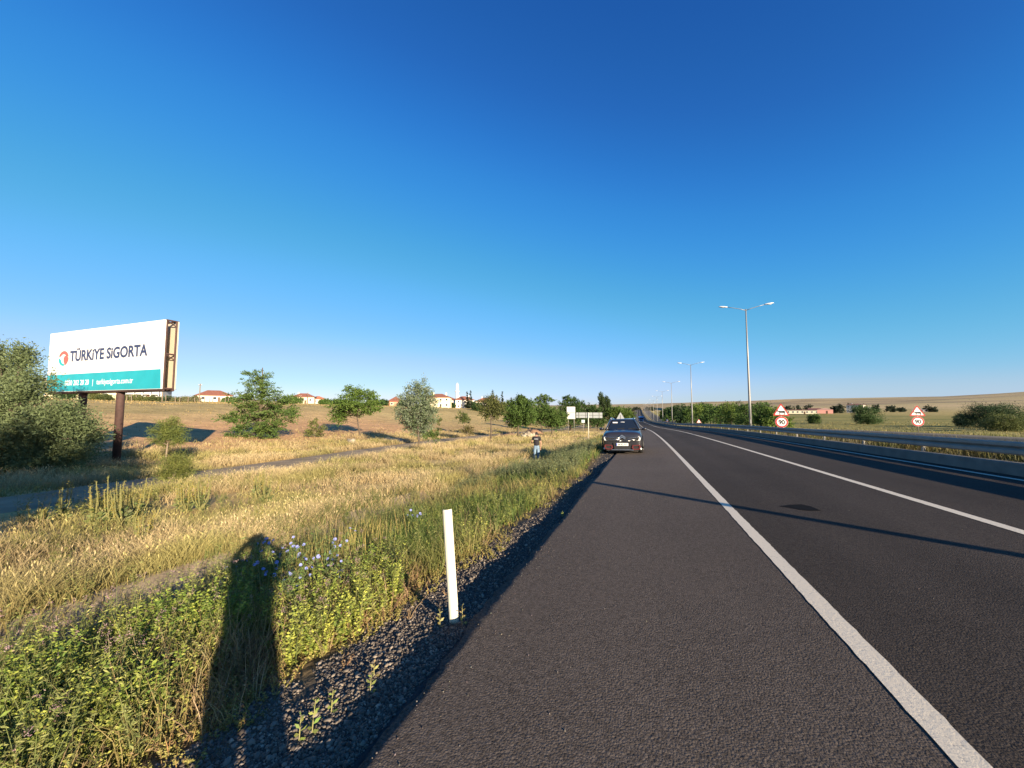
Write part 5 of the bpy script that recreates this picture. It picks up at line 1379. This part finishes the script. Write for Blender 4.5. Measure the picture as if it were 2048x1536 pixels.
# median and right-hand verge: dry weeds behind the guardrail
vb = VB()
x, y, u, r = scatter(110000, 9.5, 190, -12, 44, 1.15)
den = fbm(x / 1.5, y / 1.5, 141, 3)
k = ((u > 9.6) & (u < 13.2) & (den > rng.uniform(.3, .7, len(x)))) | ((u > 25.0) & (u < 27) & (den > rng.uniform(.25, .65, len(x)))) | ((u > 27) & (u < 90) & (den > rng.uniform(.38, .8, len(x))))
x, y, u, r, den = pick(k, x, y, u, r, den); n = len(x)
t = np.clip(sstep(.45, .65, fbm(x / 3, y / 3, 142, 3)) * .8, 0, 1)[:, None]
c0 = (np.array((.28, .225, .085)) * (1 - t) + np.array((.13, .145, .04)) * t) * rng.uniform(.7, 1.2, (n, 1)) * np.where(u < 14, .55, 1.0)[:, None]  # median blades are darkened in colour for the shade among dense weeds
hh = np.where(u < 14, rng.uniform(.12, .6, n), rng.uniform(.08, .26, n)) * (.5 + .9 * den)
vb.blades(P3(x, y), hh, .004 + .0009 * r, rng.uniform(.1, .6, n), c0 * .75, c0 * 1.15)
tag(vb.build('verge_grass', LEAF), kind='stuff')
vb = VB()
x, y, u, r = scatter(1800, 12, 90, 5, 44)
k = ((u > 9.8) & (u < 13) & (fbm(x / 2, y / 2, 143, 2) > .45)) | ((u > 25) & (u < 28) & (fbm(x / 3, y / 3, 144, 2) > .5))
weeds(vb, x[k], y[k], .2, .6, 4, 12, .06, (.07, .10, .03), (.19, .20, .07), wid=.35)
tag(vb.build('verge_weeds', LEAF), kind='stuff')

# gravel of the shoulder
vb = VB()
ico = np.array([(0, 0, 1), (.89, 0, .45), (.28, .85, .45), (-.72, .53, .45), (-.72, -.53, .45), (.28, -.85, .45), (.72, .53, -.45), (-.28, .85, -.45), (-.89, 0, -.45), (-.28, -.85, -.45), (.72, -.53, -.45), (0, 0, -1)])
icf = [(0, 1, 2), (0, 2, 3), (0, 3, 4), (0, 4, 5), (0, 5, 1), (1, 6, 2), (2, 7, 3), (3, 8, 4), (4, 9, 5), (5, 10, 1), (2, 6, 7), (3, 7, 8), (4, 8, 9), (5, 9, 10), (1, 10, 6)]
x, y, u, r = scatter(170000, 1.5, 22, -66, 0, 1.35); d = -u
edge = 2.45 + (fbm(x / .7, y / .7, 151, 3) - .5) * .8 - .5 * sstep(5, 9, y)
k = (d > 1.42) & (d < edge) & (rng.uniform(0, 1, len(x)) < .92)
x, y, r = x[k], y[k], r[k]; n = len(x)
s_ = (.0040 + rng.gamma(1.0, .0030, n)).clip(.004, .020) * (1 + .035 * r)
sh = ico[None] * (s_[:, None] * np.ones((1, 12)))[:, :, None] * rng.uniform(.5, 1.35, (n, 12, 1)) * rng.uniform(.55, 1.3, (n, 1, 3)) * np.array([1, 1, .75])
a = rng.uniform(0, 6.28, n); ca, sa = np.cos(a)[:, None], np.sin(a)[:, None]
sh = np.stack([sh[..., 0] * ca - sh[..., 1] * sa, sh[..., 0] * sa + sh[..., 1] * ca, sh[..., 2]], -1)
v = sh + P3(x, y, 0)[:, None, :] + (s_ * .25)[:, None, None] * np.array([0, 0, 1])
tone = rng.beta(1.2, 5, n)[:, None]
c = (np.array((.062, .050, .042)) * (1 - tone) + np.array((.48, .40, .31)) * tone)
vb.put(v, c[:, None, :], None, icf)
x = np.concatenate([-1.3 + rng.exponential(.22, 420), rng.uniform(-1.2, 8, 260)]); y = np.concatenate([rng.uniform(.8, 9, 420), rng.uniform(1, 16, 260)]); n = len(x)
s_ = rng.uniform(.002, .0055, n)
sh = ico[None] * s_[:, None, None] * rng.uniform(.6, 1.3, (n, 12, 1))
P = np.stack([x, y, plane_z(x, y) + s_ * .5], 1)
vb.put(sh + P[:, None, :], jitter((.12, .105, .09), n, .6)[:, None, :], None, icf)
tag(vb.build('gravel', attr_mat('stones', 0, .85, .3)), kind='stuff')

# little weeds standing on the gravel, one object each
def small_weed(x, y, h, nl, lb, dry=False, lf=.05):
    e = empty('gravel_weed', (x, y, gz(x, y) - .01), 0, lb, 'weed', 'small weeds on the gravel')
    vb = VB(); hh = np.linspace(.1, 1, nl) * h
    lean = rng.uniform(-.12, .12, 2) * h
    st_ = MB(); st_.tube([(0, 0, 0), (lean[0] * .4, lean[1] * .4, h * .5), (lean[0], lean[1], h)], [.0035, .003, .0015], 5)
    st_.build('stem', mat('weed_stem', (.26, .24, .10), rough=.7), e)
    t = hh / h; P = np.stack([lean[0] * t, lean[1] * t, hh], 1); a = np.arange(nl) * 2.4
    c = jitter((.30, .26, .10) if dry else (.19, .23, .06), nl)
    L = lf * (1.2 - .7 * t)
    vb.leaves(P, np.stack([np.cos(a), np.sin(a), .5 + .3 * t], 1), L, L * .42, c)
    vb.build('leaf', LEAF, e)
for (px, py, z, h, nl, lb, dr) in ((622, 1520, -.35, .20, 14, 'upright pale green weed on the gravel near the bottom of the view', False), (596, 1536, -.36, .14, 10, 'low broad leaved weed on the gravel at the bottom edge', False), (662, 1446, -.28, .15, 10, 'thin weed with few leaves standing in the gravel shade', False),
       (740, 1400, -.25, .12, 9, 'small spiky weed on the shaded gravel left of the asphalt', False), (748, 1360, -.24, .10, 7, 'short dry sprig on the gravel above the spiky weed', True), (880, 1240, -.15, .16, 12, 'dry tuft on the gravel left of the marker post foot', True), (925, 1238, -.13, .17, 12, 'dry tuft on the gravel right of the marker post foot', True), (1125, 1035, -.25, .10, 12, 'low grey green rosette at the asphalt edge beyond the marker post', False)):
    rr = ray(px, py); t = (z - CAMZ) / rr.z; small_weed(rr.x * t, rr.y * t, h, nl, lb, dr)

# chicory with blue flowers
FL = mat('chicory_blue', (.24, .27, .62), rough=.7)
fm = MB()
for k in range(12):
    a = 2 * math.pi * k / 12
    fm.add([(0, 0, 0), (.019 * math.cos(a - .2), .019 * math.sin(a - .2), .005), (.021 * math.cos(a), .021 * math.sin(a), .006), (.019 * math.cos(a + .2), .019 * math.sin(a + .2), .005)], [(0, 1, 2, 3)])
fmesh = fm.mesh('flower'); fmesh.materials.append(FL)
def chicory(px, py, z, sc, nf, lb):
    rr = ray(px, py); t = (z - CAMZ) / rr.z; X, Y = rr.x * t, rr.y * t
    e = empty('chicory_plant', (X, Y, gz(X, Y)), 0, lb, 'flower plant', 'blue flowering chicory on the bank')
    vb = VB(); tips = []; m = MB()
    for k in range(9):
        a = random.uniform(0, 6.28); h = random.uniform(.35, .8) * sc; s2 = random.uniform(.15, .5) * h
        p0 = Vector((random.uniform(-.06, .06), random.uniform(-.06, .06), -.02)); p2 = Vector((math.cos(a) * s2, math.sin(a) * s2, h)); p1 = p0.lerp(p2, .5) + Vector((0, 0, .08 * h))
        m.tube([p0, p1, p2], [.004, .0032, .002], 5)
        for q in range(4):
            b = p1.lerp(p2, random.uniform(-.2, .9)); a2 = random.uniform(0, 6.28)
            t2 = b + Vector((math.cos(a2), math.sin(a2), random.uniform(.3, 1))) * random.uniform(.08, .2) * sc
            m.tube([b, t2], [.0025, .0015], 4); tips.append(t2)
        tips.append(p2)
    m.build('stem', mat('chicory_stem', (.10, .14, .045), rough=.7), e)
    k = 260; tp = np.array([tuple(v) for v in m.v]); P = tp[rng.integers(0, len(tp), k)]
    vb.leaves(P, rng.normal(size=(k, 3)) + np.array([0, 0, .3]), rng.uniform(.025, .07, k), rng.uniform(.008, .016, k), jitter((.11, .16, .045), k))
    vb.build('foliage', LEAF, e)
    random.shuffle(tips)
    toward = Vector((SD.x, SD.y, .9)).normalized()
    for q in tips[:nf]:
        f = link('flower', fmesh, None, e); f.location = q + Vector((0, 0, .004)); s3 = random.uniform(.8, 1.25) * max(.8, sc)
        dv = (toward + Vector((random.uniform(-.6, .6), random.uniform(-.6, .6), random.uniform(-.3, .3)))).normalized()
        f.rotation_euler = dv.to_track_quat('Z', 'Y').to_euler(); f.scale = (s3, s3, s3)
for a in ((530, 1215, -.70, .95, 15, 'chicory clump with blue flowers standing in the photographer shadow head'), (575, 1180, -.66, .95, 14, 'chicory clump with the brightest blue flowers at the right rim of the shadow head'), (640, 1190, -.56, .9, 14, 'chicory clump full of pale blue flowers right of the shadow'), (585, 1245, -.50, .8, 12, 'low chicory clump with blue flowers right of the shadow neck'),
          (670, 1200, -.52, .75, 8, 'chicory clump at the foot of the tall dry stalks'), (835, 1085, -.75, .9, 7, 'chicory with few blue flowers left of the marker post'), (470, 1180, -.85, .7, 6, 'sparse chicory left of the shadow head')):
    chicory(*a)

# mullein: candelabra of yellow-green spikes
def mullein(px, py, D, H, ns, lb):
    b = onground(px, D)
    e = empty('mullein_plant', b, 0, lb, 'flower plant', 'yellow mullein along the side road')
    m = MB(); vb = VB(); lv = VB()
    for k in range(ns):
        a = random.uniform(0, 6.28); s2 = random.uniform(.05, .38) * H; h = H * random.uniform(.65, 1.05)
        p0 = Vector((0, 0, -.03)); p1 = Vector((math.cos(a) * s2 * .75, math.sin(a) * s2 * .75, h * .42)); p2 = Vector((math.cos(a) * s2, math.sin(a) * s2, h))
        m.tube([p0, p1, p2], [.014, .011, .006], 6)
        n = 90; t = rng.uniform(0, 1, n)[:, None]; P = np.array(tuple(p1)) * (1 - t) + np.array(tuple(p2)) * t
        rad = rng.uniform(.005, .022, (n, 1)); dv = rng.normal(size=(n, 3)); dv /= np.linalg.norm(dv, axis=1, keepdims=True)
        vb.leaves(P + dv * rad, dv + np.array([0, 0, .4]), rng.uniform(.014, .028, n), rng.uniform(.009, .017, n), jitter((.34, .27, .055), n, .4) if k % 2 else jitter((.19, .19, .055), n, .3))
    n = 60; a = rng.uniform(0, 6.28, n); z = rng.uniform(.02, .5, n) ** 1.3 * H
    lv.leaves(np.stack([0 * a, 0 * a, z], 1), np.stack([np.cos(a), np.sin(a), rng.uniform(0, .9, n)], 1), rng.uniform(.1, .26, n) * (1 - z / H * .8), rng.uniform(.04, .08, n), jitter((.14, .16, .06), n))
    m.build('stalk', mat('mullein_stalk', (.19, .18, .065), rough=.8), e); vb.build('blossom', LEAF, e); lv.build('leaf', LEAF, e)
for a in ((235, 0, 9.2, 1.05, 9, 'dense yellow mullein cluster, biggest of its patch left of the lower pine'), (262, 0, 8.9, 1.0, 9, 'yellow mullein right against the biggest cluster'), (290, 0, 9.6, .95, 7, 'yellow mullein nearest below the lower pine'), (205, 0, 9.0, .85, 6, 'yellow mullein at the left side of the biggest cluster'), (140, 0, 9.6, .95, 4, 'lone tall mullein spike against the shaded track'),
          (385, 0, 10.2, .85, 8, 'yellow mullein right of the lower pine, first of three'), (412, 0, 10.4, .9, 8, 'yellow mullein right of the lower pine, second of three'), (370, 0, 10.6, .7, 6, 'low yellow mullein at the left foot of the three'), (515, 0, 8.3, .62, 6, 'small yellow mullein just above the photographer shadow'), (540, 0, 11.5, .95, 8, 'yellow mullein alone in the straw before the side road'),
          (520, 0, 12.5, .8, 6, 'faded mullein near the side road edge'), (300, 0, 7.6, .7, 6, 'yellow mullein low in the straw, nearest the channel'), (95, 0, 9.0, .6, 4, 'low mullein far left before the shaded track')):
    mullein(*a)

# tall dry stalks by the chicory, red earth bank and pale boulders by the trees
vb = VB()
n = 420; rr = ray(690, 1150); t = (-.72 - CAMZ) / rr.z; cx_, cy_ = rr.x * t, rr.y * t
x = cx_ + rng.normal(0, .33, n); y = cy_ + rng.normal(0, .45, n)
c = jitter((.42, .32, .12), n)
vb.blades(P3(x, y), rng.uniform(.35, .75, n), np.full(n, .007), rng.uniform(.02, .25, n), c * np.array([.6, .8, .5]), c * 1.15)
tag(vb.build('dry_stalks', LEAF), kind='stuff')

EARTH = mat('red_earth', (.25, .145, .085), rough=.95, noise=.25, nscale=1.2, bump=.05, bscale=5)
def mound(px, D, a_, b_, h, name, m_, lb, cat):
    p = onground(px, D); mm = MB(); vs = []; fs = []; N, K = 26, 9
    for j in range(K):
        for i in range(N):
            t = j / (K - 1); an = 2 * math.pi * i / N; q = 1 + .25 * (float(vn(np.array([math.cos(an) * 2 + 5]), np.array([math.sin(an) * 2 + t * 2]), 9)[0]) - .5) * 2
            xx, yy = a_ * t * q * math.cos(an), b_ * t * q * math.sin(an)
            zz = h * (1 - t ** 1.6) * (1 + .5 * (float(vn(np.array([xx * 1.1]), np.array([yy * 1.1]), 19)[0]) - .5)) - .12 * t
            vs.append((xx, yy, zz + (gz(p.x + xx, p.y + yy) - p.z)))
    for j in range(K - 1):
        for i in range(N): fs.append((j * N + i, j * N + (i + 1) % N, (j + 1) * N + (i + 1) % N, (j + 1) * N + i))
    mm.add(vs, fs); o = mm.build(name, m_, None, True); o.location = p; tag(o, lb, cat)
mound(1015, 57, 1.8, 1.6, .6, 'earth_mound', EARTH, 'reddish bare earth heap left of the round green tree trunk', 'earth heap')
mound(1068, 62, 2.2, 2.0, 1.05, 'earth_mound', EARTH, 'larger reddish bare earth bank between the two green roadside trees', 'earth heap')
mound(790, 42, 2.4, 1.2, .5, 'rubble_heap', mat('pale_rubble', (.42, .32, .22), rough=.95, noise=.3, nscale=2, bump=.08, bscale=5), 'low pale rubble heap at the edge of the side road', 'rubble heap')
ROCK = mat('pale_rock', (.32, .27, .20), rough=.9, noise=.2, nscale=3, bump=.04, bscale=6)
for px, D, s_, lb in ((1055, 52, .75, 'largest pale boulder at the foot of the red earth bank'), (1064, 53, .5, 'pale boulder right of the largest one'), (1047, 51, .4, 'small pale boulder left of the largest one'), (704, 38, .45, 'pale block at the far edge of the side road by the slim tree')):
    p = onground(px, D); m = MB(); m.ball((0, 0, .25), (s_, s_ * .8, s_ * .75), 10, 7)
    m.v = [tuple(Vector(v) * (1 + .18 * math.sin(7 * v[0] + 5 * v[1] + 9 * v[2]))) for v in m.v]
    o = m.build('boulder', ROCK); o.location = p; tag(o, lb, 'boulder')
